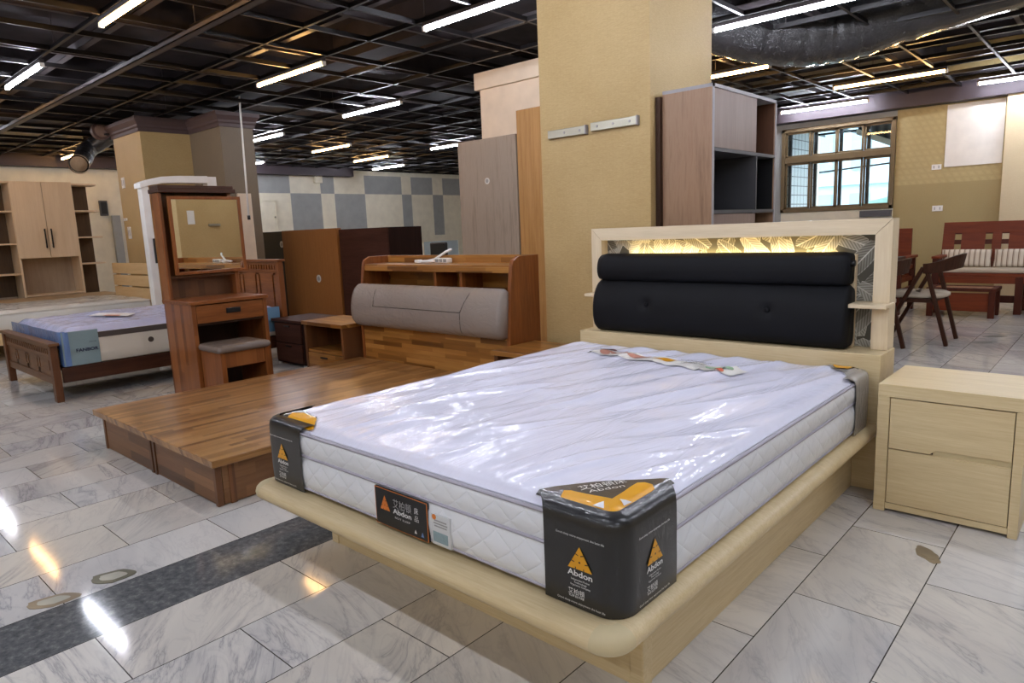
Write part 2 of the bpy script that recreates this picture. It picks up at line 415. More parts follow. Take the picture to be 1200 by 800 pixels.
M['pouch'] = plain('clear_white_pouch', (206, 208, 210), .3)
def film(name, rgb, strength=.35, scale=14, stretch=(1, .3, 1), rough=.6, coat=1., quilt=0., rot=0.3):
    """cloth under clear plastic film: matte base, wrinkled clear coat"""
    t = NT(name); c = lin(rgb)
    v = t.coord(scale=stretch, rot=(0, 0, rot))
    n1 = t.noise(v, scale, 4, .55, 1.2); n2 = t.noise(v, scale*3.1, 3, .6, .8)
    r = t.math('ABSOLUTE', t.math('SUBTRACT', n1, .5))
    h = t.math('ADD', t.math('MULTIPLY', r, -1.6), t.math('MULTIPLY', n2, .22))
    bn = t.n('ShaderNodeBump'); bn.inputs['Strength'].default_value = strength; bn.inputs['Distance'].default_value = .02
    t.l(h, bn.inputs['Height']); t.l(bn.outputs['Normal'], t.b.inputs['Coat Normal'])
    big = t.noise(t.coord(), 3, 3)
    t.set(Base_Color=t.ramp(big, [(.3, tuple(x*.93 for x in c[:3])+(1,)), (.7, c)]), Roughness=rough, Coat_Weight=coat, Coat_Roughness=.07, Coat_IOR=1.5)
    if quilt:
        # diamond stitching on upright sides
        tc = t.n('ShaderNodeTexCoord'); sp = t.n('ShaderNodeSeparateXYZ'); t.l(tc.outputs['Object'], sp.inputs[0])
        s = t.math('ADD', sp.outputs[0], sp.outputs[1])
        a = t.math('ABSOLUTE', t.math('SINE', t.math('MULTIPLY', t.math('ADD', s, t.math('MULTIPLY', sp.outputs[2], 1.25)), PI/quilt)))
        b = t.math('ABSOLUTE', t.math('SINE', t.math('MULTIPLY', t.math('SUBTRACT', s, t.math('MULTIPLY', sp.outputs[2], 1.25)), PI/quilt)))
        q = t.math('POWER', t.math('MINIMUM', a, b), .4)
        t.bump(q, .5, .006)
    return t.m
M['mat_top'] = film('white_quilt_under_film', (226, 226, 242), .6, 6, (1, .22, 1), coat=.8, rot=-.31)
M['mat_side'] = film('white_knit_under_film', (228, 231, 236), .14, 12, (1, 1, 1), quilt=.10, coat=.55)
M['piping'] = plain('lilac_piping', (168, 164, 176), .5)
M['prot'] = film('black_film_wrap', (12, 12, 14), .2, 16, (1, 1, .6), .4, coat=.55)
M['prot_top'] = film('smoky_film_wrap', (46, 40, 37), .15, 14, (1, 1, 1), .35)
M['silver_film'] = film('silver_grey_film', (150, 148, 146), .6, 26, (1, 1, .4), .3)
M['clear_tape'] = film('milky_film_fold', (120, 122, 134), .3, 18, (1, 1, 1), .3)
M['blue_film'] = film('lavender_film_sheet', (188, 194, 228), .8, 16, (1, 1, 1), .5)
M['blue_side'] = film('blue_green_film', (132, 158, 166), .5, 12, (1, 1, 1), .5)
M['blue_edge'] = film('sky_blue_film', (96, 130, 186), .5, 12, (1, 1, 1), .5)
M['white_knit'] = film('white_damask', (224, 218, 206), .3, 20, (1, 1, 1), .7, coat=.35)
M['dark_border'] = plain('charcoal_border_fabric', (82, 74, 70), .8)
M['cush_film'] = film('grey_weave_under_film', (138, 126, 118), .95, 11, (.5, 1, 1), .6)
M['plas_mat'] = film('pale_grey_film_mattress', (222, 220, 212), .8, 14, (1, 1, 1), .5)
M['stool_film'] = film('taupe_seat_under_film', (110, 98, 90), .8, 40, (1, 1, 1), .5)
M['blue_bed'] = film('light_blue_sheet', (104, 150, 186), .4, 10, (1, 1, 1), .6)
M['duct'] = film('black_foil_duct', (28, 28, 31), .9, 26, (1, 1, 1), .35)

def leaf_material():
    """grey wallpaper crowded with pale feathered leaves"""
    t = NT('palm_leaf_wallpaper')
    tc = t.n('ShaderNodeTexCoord'); sp = t.n('ShaderNodeSeparateXYZ'); t.l(tc.outputs['Object'], sp.inputs[0])
    def layer(scale, ox, spin, la, wb, a0):
        cb = t.n('ShaderNodeCombineXYZ'); t.l(t.math('ADD', sp.outputs[0], ox), cb.inputs[0]); t.l(sp.outputs[2], cb.inputs[1])
        vo = t.n('ShaderNodeTexVoronoi', voronoi_dimensions='2D', feature='F1'); vo.inputs['Scale'].default_value = scale
        vo.inputs['Randomness'].default_value = .75; t.l(cb.outputs[0], vo.inputs['Vector'])
        d = t.n('ShaderNodeVectorMath', operation='SUBTRACT'); t.l(cb.outputs[0], d.inputs[0]); t.l(vo.outputs['Position'], d.inputs[1])
        s2 = t.n('ShaderNodeSeparateColor'); t.l(vo.outputs['Color'], s2.inputs[0])
        rt = t.n('ShaderNodeVectorRotate', rotation_type='Z_AXIS'); t.l(d.outputs[0], rt.inputs['Vector'])
        t.l(t.math('ADD', t.math('MULTIPLY', s2.outputs[0], spin), a0), rt.inputs['Angle'])
        q = t.n('ShaderNodeSeparateXYZ'); t.l(rt.outputs[0], q.inputs[0])
        px, py = q.outputs[0], t.math('ABSOLUTE', q.outputs[1])
        env = t.math('ADD', t.math('POWER', t.math('ABSOLUTE', t.math('DIVIDE', px, la)), 2.0), t.math('POWER', t.math('DIVIDE', py, wb), 1.6))
        inside = t.math('LESS_THAN', env, 1.0)
        rib = t.math('SINE', t.math('MULTIPLY', t.math('SUBTRACT', px, t.math('MULTIPLY', py, 1.3)), 360.0))
        tone = t.math('ADD', .2, t.math('MULTIPLY', s2.outputs[1], .55))
        fill = t.math('ADD', tone, t.math('MULTIPLY', rib, .17))
        edge = t.math('GREATER_THAN', env, .86)
        fill = t.math('ADD', fill, t.math('MULTIPLY', edge, .25))
        return inside, t.math('MAXIMUM', fill, t.math('MULTIPLY', t.math('LESS_THAN', py, .0024), .95))
    m1, f1 = layer(5.6, 0.0, 2.4, .16, .042, .5); m2, f2 = layer(6.3, 3.37, 2.6, .15, .040, 1.3); m3, f3 = layer(6.0, 7.77, 2.2, .15, .038, .1)
    def over(m, a, b): return t.math('ADD', t.math('MULTIPLY', m, a), t.math('MULTIPLY', t.math('SUBTRACT', 1.0, m), b))
    f = over(m1, f1, over(m2, f2, over(m3, f3, 0.0)))
    col = t.ramp(f, [(0, lin((84, 82, 72))), (.35, lin((128, 126, 116))), (.9, lin((206, 205, 198)))])
    t.set(Base_Color=col, Roughness=.5)
    return t.m
M['leaf'] = leaf_material()

def stripes_material():
    t = NT('striped_cotton')
    tc = t.n('ShaderNodeTexCoord'); sp = t.n('ShaderNodeSeparateXYZ'); t.l(tc.outputs['Object'], sp.inputs[0])
    w = t.math('FRACT', t.math('MULTIPLY', sp.outputs[0], 19.0))
    t.set(Base_Color=t.ramp(w, [(0, lin((214, 204, 188))), (.56, lin((218, 208, 192))), (.6, lin((140, 118, 96))), (.72, lin((110, 92, 78))), (.76, lin((200, 188, 170))), (.9, lin((160, 140, 116))), (.95, lin((214, 204, 188)))]), Roughness=.85)
    return t.m
M['stripe'] = stripes_material()

def lattice_material():
    t = NT('woven_lattice')
    ck = t.n('ShaderNodeTexChecker'); ck.inputs['Scale'].default_value = 22
    ck.inputs['Color1'].default_value = lin((186, 150, 112)); ck.inputs['Color2'].default_value = lin((120, 70, 44))
    t.l(t.coord(), ck.inputs['Vector']); t.set(Base_Color=ck.outputs['Color'], Roughness=.4)
    return t.m
M['lattice'] = lattice_material()

def tilewall_material():
    t = NT('white_tile_cladding')
    tc = t.n('ShaderNodeTexCoord'); sp = t.n('ShaderNodeSeparateXYZ'); t.l(tc.outputs['Object'], sp.inputs[0])
    a = t.math('FRACT', t.math('MULTIPLY', t.math('ADD', sp.outputs[0], sp.outputs[1]), 6.5)); b = t.math('FRACT', t.math('MULTIPLY', sp.outputs[2], 6.5))
    g = t.math('LESS_THAN', t.math('MINIMUM', a, b), .09)
    t.set(Base_Color=t.mix(g, lin((226, 230, 232)), lin((70, 74, 78))), Roughness=.4)
    return t.m
M['tilewall'] = tilewall_material()
def corrug_material():
    t = NT('grey_corrugated_sheet')
    tc = t.n('ShaderNodeTexCoord'); sp = t.n('ShaderNodeSeparateXYZ'); t.l(tc.outputs['Object'], sp.inputs[0])
    a = t.math('SINE', t.math('MULTIPLY', sp.outputs[0], 42.0))
    t.set(Base_Color=t.ramp(t.math('ADD', .5, t.math('MULTIPLY', a, .5)), [(0, lin((62, 72, 84))), (1, lin((112, 122, 134)))]), Roughness=.5)
    return t.m
M['corrug'] = corrug_material()
M['paleblue'] = plain('pale_blue_render', (196, 214, 224), .6, var=.03)
M['greyblue'] = plain('grey_blue_render', (160, 180, 194), .6, var=.03)
M['canopy'] = plain('aqua_canopy_sheet', (168, 214, 208), .4)

def glass_material():
    t = NT('window_glass')
    g = t.n('ShaderNodeBsdfGlossy'); g.inputs['Roughness'].default_value = .02
    tr = t.n('ShaderNodeBsdfTransparent'); tr.inputs['Color'].default_value = (.93, .97, .98, 1)
    fr = t.n('ShaderNodeFresnel'); fr.inputs['IOR'].default_value = 1.45
    mx = t.n('ShaderNodeMixShader'); t.l(fr.outputs[0], mx.inputs[0]); t.l(tr.outputs[0], mx.inputs[1]); t.l(g.outputs[0], mx.inputs[2])
    t.l(mx.outputs[0], t.t.nodes['Material Output'].inputs['Surface'])
    t.t.nodes.remove(t.b)
    return t.m
M['glass'] = glass_material()
def mirror_material():
    t = NT('mirror_silvering'); t.set(Base_Color=(.86, .87, .84, 1), Metallic=1., Roughness=.015); return t.m
M['mirror'] = mirror_material()

# ------------------------------------------------------------------ the room
X0, X1, Y0, Y1 = -14.6, 4.0, -4.0, 15.0
ZG, ZS = 2.75, 3.3
struct('floor', MB().box(X0-.2, X1+.2, Y0-.2, Y1+.2, -.1, 0), M['floor'])
struct('ceiling', MB().box(X0-.2, X1+.2, Y0-.2, Y1+.2, ZS, ZS+.1), M['ceiling'])

# checkered wall far to the side of the hall: cream and grey panels painted in two staggered rows
cols = [-4., 7.39, 8.59, 9.40, 9.78, 10.68, 11.87, 12.20, 12.96, 13.34, 14.04, 15.]
rows = [0, 1.08, 2.18, 2.64, ZS]
mb = MB(); mb.box(X0-.2, X0-.001, Y0, Y1, 0, ZS, mi=0)
for i in range(len(cols)-1):
    for j in range(len(rows)-1):
        g = 0
        if i > 0:
            if j == 2: g = 1 if i % 2 == 1 else 0
            if j == 1: g = 1 if i % 2 == 0 else 0
        a, b, c, d = cols[i], cols[i+1], rows[j], rows[j+1]
        mb.poly([(X0, a, c), (X0, b, c), (X0, b, d), (X0, a, d)], g)
struct('wall_left', mb, [M['cream_wall'], M['grey_wall']])
struct('trim_1', MB().box(X0, X0+.25, -4, 10.2, 2.58, 2.82), M['beam'])
struct('trim_4', MB().box(X0, X0+.08, 4.74, 4.88, 0, 1.72), M['grey_wall'])
struct('wall_right', MB().box(X1, X1+.15, Y0, 11, 0, ZS), M['pale_paper'])
struct('wall_front', MB().box(X0, X1, Y0-.15, Y0, 0, ZS), M['pale_paper'])
struct('wall_far', MB().box(X0, -5, Y1, Y1+.15, 0, ZS), M['cream_wall'])
struct('wall_side', MB().box(-5.15, -5, 11, Y1, 0, ZS), M['cream_wall'])
# wall with the window
WX0, WX1, WZ0, WZ1 = -4.19, -2.60, 1.24, 2.50
mb = MB()
mb.box(-5, WX0, 11, 11.2, 0, ZS, mi=0).box(WX0, WX1, 11, 11.2, 0, WZ0, mi=1).box(WX0, WX1, 11, 11.2, WZ1, ZS, mi=0)
mb.box(WX1, X1, 11, 11.2, 0, 1.55, mi=2).box(WX1, X1, 11, 11.2, 1.55, ZS, mi=3)
struct('wall_back', mb, [M['grey_wall'], M['cream_wall'], M['olive_paper'], M['hex_paper']])
struct('trim_2', MB().box(-5, X1, 10.78, 11.0, 2.58, 2.84), M['beam'])
struct('trim_3', MB().box(-3.02, -2.61, 10.93, 11.0, 1.13, 1.22), M['darktrim'])
struct('wall_corner', MB().box(-1.33, -.5, 10.85, 11.0, 0, 2.62), M['pale_paper'])

# window: frame, two rows of four sashes, glass
w = MB()
fw = .055
for x0, x1, z0, z1 in ((WX0, WX1, WZ0, WZ0+fw), (WX0, WX1, WZ1-fw, WZ1), (WX0, WX0+fw, WZ0, WZ1), (WX1-fw, WX1, WZ0, WZ1)):
    w.box(x0, x1, 10.96, 11.1, z0, z1, .006)
ZT = 2.03
w.box(WX0, WX1, 10.965, 11.09, ZT-.045, ZT+.045, .006)
win = struct('window_1', w, M['bronze'])
step = (WX1-WX0-2*fw)/4
for r, (z0, z1) in enumerate(((WZ0+fw, ZT-.045), (ZT+.045, WZ1-fw))):
    for i in range(4):
        a = WX0+fw+i*step; b = a+step; yo = 11.0+.03*(i % 2); s = MB(); t = .028
        s.box(a, a+t, yo, yo+.028, z0, z1, .003).box(b-t, b, yo, yo+.028, z0, z1, .003)
        s.box(a, b, yo, yo+.028, z0, z0+t, .003).box(a, b, yo, yo+.028, z1-t, z1, .003)
        if i in (1, 3): s.box(a+.004, a+.02, yo-.012, yo, (z0+z1)/2-.05, (z0+z1)/2+.05, .003)
        so = s.build('window_sash', M['bronze'], win)
        if True: MB().box(a+t, a+t+.045, yo+.04, yo+.075, z0, z1).build('window_shade_strip', M['revealshade'], win)  # added dark strip imitating the frame's shadow at the edge of each pane
        MB().box(a+t, b-t, yo+.012, yo+.016, z0+t, z1-t).build('window_pane', M['glass'], so)

# painted-over door outline in the checkered wall
d = MB(); d.box(X0, X0+.03, 7.73, 8.16, 0, 2.0)
door = struct('door_1', d, M['cream_wall'])
MB().box(X0+.03, X0+.045, 7.70, 7.73, 0, 2.03).box(X0+.03, X0+.045, 8.16, 8.19, 0, 2.03).box(X0+.03, X0+.045, 7.70, 8.19, 2.0, 2.03).build('door_frame', M['cream_wall'], door)
MB().ball((X0+.07, 8.12, 1.02+.62), .022).box(X0+.03, X0+.07, 8.115, 8.125, 1.635, 1.645).build('door_handle', M['steel'], door)

# columns
def column(name, boxes, mats, crown=None, label=None):
    mb = MB()
    for b in boxes: mb.box(*b[:6], mi=b[6] if len(b) > 6 else 0)
    o = struct(name, mb, mats)
    return o
struct('wall_pillar', MB().box(-2.81, -2.03, 3.42, 4.15, 0, ZS), M['gold_paper'])
mb = MB().box(-10.30, -9.37, 3.50, 4.6, 0, 2.58)
pl = struct('wall_column', mb, M['gold_paper'])
mb = MB().box(-9.37, -8.50, 4.12, 4.55, 0, 2.58, mi=0)
pl2 = struct('wall_column_return', mb, [M['taupe_paper']])
def crown_ring(x0, x1, y0, y1):
    m = MB(); prof = [(0, 2.56), (.02, 2.56), (.02, 2.60), (.035, 2.615), (.035, 2.64), (.07, 2.69), (.07, 2.735), (0, 2.735)]
    rings = []
    for o_, z in prof:
        rings.append([(x0-o_, y0-o_, z), (x1+o_, y0-o_, z), (x1+o_, y1+o_, z), (x0-o_, y1+o_, z)])
    m.loft(rings, caps=False, smooth=False); return m
crown_ring(-10.30, -9.37, 3.50, 4.6).build('crown_moulding', M['crown'], pl)
crown_ring(-9.37, -8.50, 4.12, 4.55).build('crown_moulding', M['crown'], pl2)
mb = MB().box(-5.05, -4.1, 5.2, 6.0, 0, 2.70).box(-5.09, -4.1, 5.16, 6.04, 2.56, 2.72)
struct('wall_pier', mb, M['peach_wall'])

# ceiling: black T-bar grid with no tiles in it, carrier channels above
mb = MB()
xs = [-4.85+.605*k for k in range(-16, 15)]; ys = [2.49+.605*k for k in range(-10, 21)]
for x in xs:
    mb.box(x-.012, x+.012, Y0, Y1, ZG-.004, ZG); mb.box(x-.003, x+.003, Y0, Y1, ZG, ZG+.035)
for y in ys:
    mb.box(X0, X1, y-.012, y+.012, ZG-.004, ZG); mb.box(X0, X1, y-.003, y+.003, ZG, ZG+.035)
struct('ceiling_grid', mb, M['grid'])
mb = MB()
for k in range(-8, 8):
    x = -4.55+1.21*k
    if x < X0: continue
    mb.box(x-.022, x+.022, Y0, Y1, 2.80, 2.803).box(x-.022, x-.018, Y0, Y1, 2.80, 2.85).box(x+.018, x+.022, Y0, Y1, 2.80, 2.85)
for k in range(-4, 11):
    y = 2.20+1.21*k
    mb.box(X0, X1, y-.03, y+.03, 2.86, 2.866).box(X0, X1, y-.03, y-.026, 2.86, 2.92)
struct('ceiling_channels', mb, M['channel'])
struct('ceiling_runner', MB().box(X0, X1, 2.455, 2.525, 2.71, 2.717).box(X0, X1, 2.455, 2.462, 2.71, 2.745).box(X0, X1, 2.518, 2.525, 2.71, 2.745), M['channel'])
mb = MB()
for x in (-12.2, -9.2, -6.6, -2.2, 1.2): mb.box(x-.15, x+.15, Y0, Y1, 3.02, ZS)
for y in (4.6, 8.6, 12.6): mb.box(X0, X1, y-.15, y+.15, 2.98, ZS)
struct('ceiling_beams', mb, M['ceiling'])
mb = MB()
rnd = random.Random(3)
for k in range(60):
    x = -4.85+.605*rnd.randint(-14, 12); y = 2.49+.605*rnd.randint(-4, 18)
    mb.tube([(x+.1, y, ZG+.03), (x+.1, y, ZS)], .004, 6)
struct('ceiling_hangers', mb, M['channel'])

# lamps
PW, PY = 1.0, 1.0
def lamp(x, y, warm, label):
    t = thing('ceiling_lamp', label, 'ceiling lamp', (x, y, ZG), 'bare tube lamps clipped under the ceiling grid')
    MB().box(x-.60, x+.60, y-.018, y+.018, ZG-.034, ZG-.004, .004).build('batten', M['channel'], t)
    MB().tube([(x-.585, y, ZG-.052), (x+.585, y, ZG-.052)], .016, 12).build('glowing_tube', M['tube_y' if warm else 'tube_w'], t)
    m = MB()
    for s in (-1, 1): m.box(x+s*.592-.012, x+s*.592+.012, y-.018, y+.018, ZG-.07, ZG-.034, .003)
    m.each('end_holder', M['white'], t)
    return t
LAMPS = [
 (-4.94, 1.90, 1, 'warm tube lamp cut off by the top edge of the picture, over the vanity'),
 (-7.60, 1.90, 0, 'cool white tube lamp hanging over the bed with the blue plastic sheet'),
 (-6.12, 3.70, 1, 'warm tube lamp above the dressing mirror and the curved white frame'),
 (-3.57, 3.71, 0, 'cool white tube lamp beside the big gold pillar, over the plank platform bed'),
 (-7.20, 5.45, 0, 'cool white tube lamp over the brown teak board, second row back'),
 (-10.15, 5.60, 0, 'cool white tube lamp just past the stepped column, beside the hanging white cord'),
 (-10.75, 7.20, 1, 'warm tube lamp over the far hall, nearer of the two warm ones there'),
 (-11.80, 8.85, 1, 'warm tube lamp over the far hall, smaller of the two warm ones there'),
 (-9.35, 8.85, 0, 'cool white tube lamp seen just over the top of the grey oak board'),
 (-13.1, 10.3, 0, 'cool white tube lamp close to the checkered wall, farthest of all'),
 (-13.8, 7.25, 0, 'cool white tube lamp low behind the hanging white cord'),
 (-13.6, 3.95, 1, 'small warm tube lamp above the bookcase and beside the round duct mouth'),
 (-2.10, 5.55, 0, 'long cool white tube lamp above the tall rose walnut cabinet'),
 (-3.50, 7.25, 1, 'warm tube lamp peeping out from behind the pillar, over the cabinet top'),
 (-2.29, 9.16, 1, 'long warm tube lamp under the black duct, before the window'),
 (-3.46, 10.55, 0, 'cool white tube lamp right above the window'),
 (-1.00, 10.45, 0, 'cool white tube lamp above the blank white poster'),
]
for a in LAMPS: lamp(*a)
# the same rows carry on over the photographer's side of the hall
for x, y, w_ in ((-9.85, 1.92, 1), (-12.0, 1.94, 0), (-2.3, 1.9, 0), (.3, 1.9, 0), (-3.8, .1, 0), (-1.2, .1, 0), (1.4, .1, 0), (-6.4, .1, 0), (-9, .1, 0), (-1.0, 3.7, 0), (1.6, 3.7, 0), (.6, 5.55, 0), (1.6, 7.3, 0), (.9, 9.1, 0), (-2.5, -1.8, 0), (.2, -1.8, 0), (2.6, -1.8, 0), (-5.2, -1.8, 0)):
    lamp(x, y, w_, 'tube lamp over the open floor on the photographer\'s side of the hall')

# ducts
def duct(name, pts, r, label, mouth=False):
    n = 90; P = [Vector(p) for p in pts]; path = []; rs = []
    for i in range(n+1):
        u = i/n*(len(P)-1); k = min(int(u), len(P)-2); f = u-k
        a = P[max(k-1, 0)]; b = P[k]; c = P[k+1]; d_ = P[min(k+2, len(P)-1)]
        path.append(.5*((2*b)+(c-a)*f+(2*a-5*b+4*c-d_)*f*f+(3*b-a-3*c+d_)*f**3))
        rs.append(r*(1+.012*math.sin(i*2.1)+.07*noise.noise(Vector((i*.35, 0, 0)))))
    t = thing(name, label, 'air duct', path[n//2])
    MB().tube(path, rs, 26).build('foil_hose', M['duct'], t)
    return t, path
t, path = duct('hanging_duct', [(-3.9, 5.1, 3.05), (-3.1, 5.7, 2.95), (-2.6, 6.3, 2.80), (-2.15, 6.75, 2.78), (-1.5, 7.0, 2.92), (-.5, 7.2, 3.08)], .265, 'fat black foil air duct sagging through the ceiling grid before the window')
m = MB()
for f in (30, 48, 62): 
    p = path[f]; m.tube([p+Vector((-.02, 0, .2)), (p.x, p.y, ZS)], .006, 6)
m.each('hanger_strap', M['channel'], t)
t, path = duct('hanging_duct', [(-11.7, 4.7, 2.98), (-11.35, 4.1, 2.90), (-11.6, 3.62, 2.60), (-11.3, 3.42, 2.42), (-11.0, 3.26, 2.30)], .12, 'black foil air duct drooping beside the stepped column, with a round open mouth')
p = path[-1]; dr = (path[-1]-path[-3]).normalized()
MB().tube([p, p+dr*.05], .13, 26, cap=False).tube([p+dr*.012, p+dr*.02], .105, 26).build('round_mouth', M['bookin'], t)
# round fitting on the column
t = thing('wall_clock', 'small round double faced brown clock on the crown of the stepped column', 'clock', (-10.36, 3.42, 2.70))
MB().disc((-10.42, 3.40, 2.68), .115, 'X', .085, 28, sx=1).build('case', M['crown'], t)
MB().disc((-10.377, 3.40, 2.68), .085, 'X', .012, 28).build('face', M['pinkwal2'], t)
MB().box(-10.44, -10.30, 3.42, 3.50, 2.62, 2.64).build('bracket', M['black'], t)
# hanging cord
t = thing('pull_cord', 'thin white cord hanging from the ceiling beside the stepped column', 'cord', (-7.9, 4.07, 2.75))
MB().tube([(-7.9, 4.10, 2.82), (-7.9, 4.07, 1.45)], .011, 8).build('cord', M['white'], t)
MB().tube([(-7.9, 4.07, 1.45), (-7.9, 4.07, 1.40)], .018, 10).build('end_knob', M['black'], t)
# emergency light on far wall
t = thing('emergency_light', 'small cream emergency light high on the checkered wall', 'emergency light', (X0, 9.3, 2.42))
MB().box(X0, X0+.09, 9.22, 9.42, 2.42, 2.58, .01).build('case', M['cream_wall'], t)
MB().ball((X0+.1, 9.27, 2.60), .04).ball((X0+.1, 9.37, 2.60), .04).each('lamp_head', M['white'], t)
# small plates
def plate(x, y, z, axis, w_, h, label, cat='socket', name='wall_socket'):
    m = MB()
    if axis == 'Y':
        m.box(x-w_/2, x+w_/2, y-.012, y, z-h/2, z+h/2, .003)
        t = thing(name, label, cat, (x, y, z)); m.build('cover_plate', M['white'], t)
        k = MB(); 
        for s in (-.25, .25): k.box(x+s*w_-.006, x+s*w_+.006, y-.014, y-.011, z-h*.25, z+h*.25)
        k.each('slot', M['gprint'], t)
    else:
        m.box(x, x+.012, y-w_/2, y+w_/2, z-h/2, z+h/2, .003)
        t = thing(name, label, cat, (x, y, z)); m.build('cover_plate', M['white'], t)
        MB().box(x+.011, x+.016, y-w_*.2, y+w_*.2, z-h*.25, z+h*.25).build('switch_rocker', M['gprint'], t)
plate(-2.09, 11.0, 1.765, 'Y', .115, .07, 'white socket plate on the gold wallpaper, just below the poster edge')
plate(-2.05, 11.0, 1.21, 'Y', .125, .075, 'white socket plate on the gold wallpaper, lower one above the bench')
plate(-10.12, 3.5, 1.98, 'Y', .10, .14, 'small cream switch plate on the stepped column, topmost one', 'switch', 'wall_switch')
plate(-10.12, 3.5, 1.32, 'Y', .10, .16, 'small cream switch plate on the stepped column, lowest one', 'switch', 'wall_switch')
plate(-10.22, 3.5, 1.50, 'Y', .14, .035, 'narrow white plate between the switches on the stepped column', 'switch', 'wall_switch')
t = thing('wall_display', 'small black wall panel on the pale wall behind the bookcase', 'panel', (X0, 4.6, 1.7))
MB().box(X0, X0+.05, 4.56, 4.70, 1.72, 2.0, .006).build('case', M['darktrim'], t)
MB().box(X0+.05, X0+.056, 4.58, 4.68, 1.75, 1.97).build('screen', M['black'], t)
# blank poster
single('blank_poster', MB().box(-2.0, -1.36, 10.985, 10.999, 1.755, 2.56, .002), M['white_paint'], 'blank white poster board on the gold wallpaper beside the window', 'poster', (-1.68, 10.99, 1.755))
# white board and oddments far off
t = thing('white_board', 'pale blue white board standing before the checkered wall', 'board', (-13.2, 11.95, 0))
MB().box(-13.22, -13.18, 11.30, 12.5, .35, .93, .004).build('board_sheet', M['paleblue'], t)
MB().box(-13.24, -13.17, 11.28, 12.52, .93, .955).box(-13.24, -13.17, 11.28, 11.31, 0, .95).box(-13.24, -13.17, 12.49, 12.52, 0, .95).build('board_frame', M['cream_wall'], t)

# ------------------------------------------------------------------ outside the window
o = single('neighbour_building', MB().box(-5.3, -4.42, 11.9, 13.2, 0, 4.2).box(-4.42, -4.36, 11.9, 13.2, 3.0, 3.06), M['tilewall'], 'white tiled building wall seen through the first window column', 'building', (-4.6, 12.5, 0))
t = thing('neighbour_building', 'pale blue apartment building seen through the middle window panes', 'building', (-6, 26, 0))
MB().box(-14, 2, 26, 32, 0, 5.4).box(-14, 2, 25.8, 26, 2.2, 2.5).build('facade', M['paleblue'], t)
for x in (-9.6, -8.4, -7.2, -6.0, -4.8, -3.6):
    MB().box(x-.3, x+.3, 25.9, 25.99, 2.7, 4.2).build('window', M['greyblue'], t)
    MB().box(x-.3, x+.3, 25.9, 25.99, .6, 1.9).build('window', M['greyblue'], t)
t = thing('neighbour_shed', 'grey corrugated roof seen through the top corner pane of the window', 'building', (-3.0, 14, 2.6))
MB().prism([(-3.95, 2.72), (-2.4, 2.02), (-2.4, 3.5), (-3.95, 3.5)], 'Y', 14.0, 14.4).build('roof_sheet', M['corrug'], t)
MB().prism([(-3.95, 2.72), (-3.95, 2.62), (-2.4, 1.90), (-2.4, 2.02)], 'Y', 13.9, 14.5).build('fascia', M['white_paint'], t)
MB().box(-2.5, -2.4, 14.2, 14.3, 0, 2.1).build('post', M['darktrim'], t)
t = thing('street_canopy', 'aqua sloping canopy seen low through the window', 'canopy', (-4, 18, 0))
MB().prism([(-7.0, .95), (-3.2, 1.72), (-3.2, .5), (-7.0, .5)], 'Y', 17, 20).build('canopy_sheet', M['canopy'], t)
MB().box(-6.8, -6.7, 17.2, 17.3, 0, .6).box(-3.5, -3.4, 17.2, 17.3, 0, .6).each('post', M['darktrim'], t)
m = MB(); m.tube([(-7, 16, 2.02), (-1.5, 16, 2.32)], .02, 6)
tag(m.build('overhead_cable', M['black'], None, (-4, 16, 2.2)), 'dark overhead cable crossing the view through the window', 'cable')
struct('ground', MB().box(-25, 15, 11.2, 40, -.25, -.12), M['greyblue'])
#PART3
# ------------------------------------------------------------------ the main bed
def rr(x0, x1, y0, y1, r, z, n=8):
    r = max(r, .001); P = []
    for cx, cy, a0 in ((x1-r, y0+r, -PI/2), (x1-r, y1-r, 0), (x0+r, y1-r, PI/2), (x0+r, y0+r, PI)):
        for k in range(n+1):
            a = a0+PI/2*k/n; P.append((cx+r*math.cos(a), cy+r*math.sin(a), z))
    return P

BED = (-1.53, 2.1, 0)
bed = thing('bed', 'cream ash bed with a lit leaf print headboard and black padded backrest', 'bed', BED)
MB().box(-2.22, -.86, 1.36, 1.385, 0, .25, .002).build('base_panel', M['cream'], bed)
MB().box(-.862, -.84, 1.385, 3.08, 0, .25, .002).build('base_panel', M['creamY'], bed)
MB().box(-2.222, -2.20, 1.385, 3.08, 0, .25, .002).build('base_panel', M['creamY'], bed)
MB().box(-.875, -.835, 1.355, 1.40, 0, .25, .003).box(-2.225, -2.185, 1.355, 1.40, 0, .25, .003).each('corner_post', M['cream'], bed)
# rounded rail swept round foot and sides
OX0, OX1, OY0 = -2.335, -.738, 1.095
def rail_path(o_, z, n=10):
    x0, x1, y0, r = OX0+o_, OX1-o_, OY0+o_, max(.075-o_, .012)
    P = [(x1, 3.08, z)]
    for cx, cy, a0 in ((x1-r, y0+r, 0),):
        for k in range(n+1): a = -PI/2*k/n; P.append((cx+r*math.cos(a), cy+r*math.sin(a), z))
    for k in range(n+1): a = -PI/2-PI/2*k/n; P.append((x0+r+r*math.cos(a), y0+r+r*math.sin(a), z))
    P.append((x0, 3.08, z)); return P
prof = [(.105, .288), (.104, .2965), (.05, .297), (.028, .296), (.013, .290), (.004, .281), (.0, .268), (.003, .255), (.015, .243), (.04, .230), (.07, .214), (.105, .19), (.16, .150), (.215, .115), (.268, .09)]
rings = [rail_path(o_, z) for o_, z in prof]
m = MB(); m.loft(rings, caps=False, closed=False)
m.box(-2.26, -.82, 1.19, 3.08, .27, .2955)
m.build('bed_rail', [M['cream']], bed)
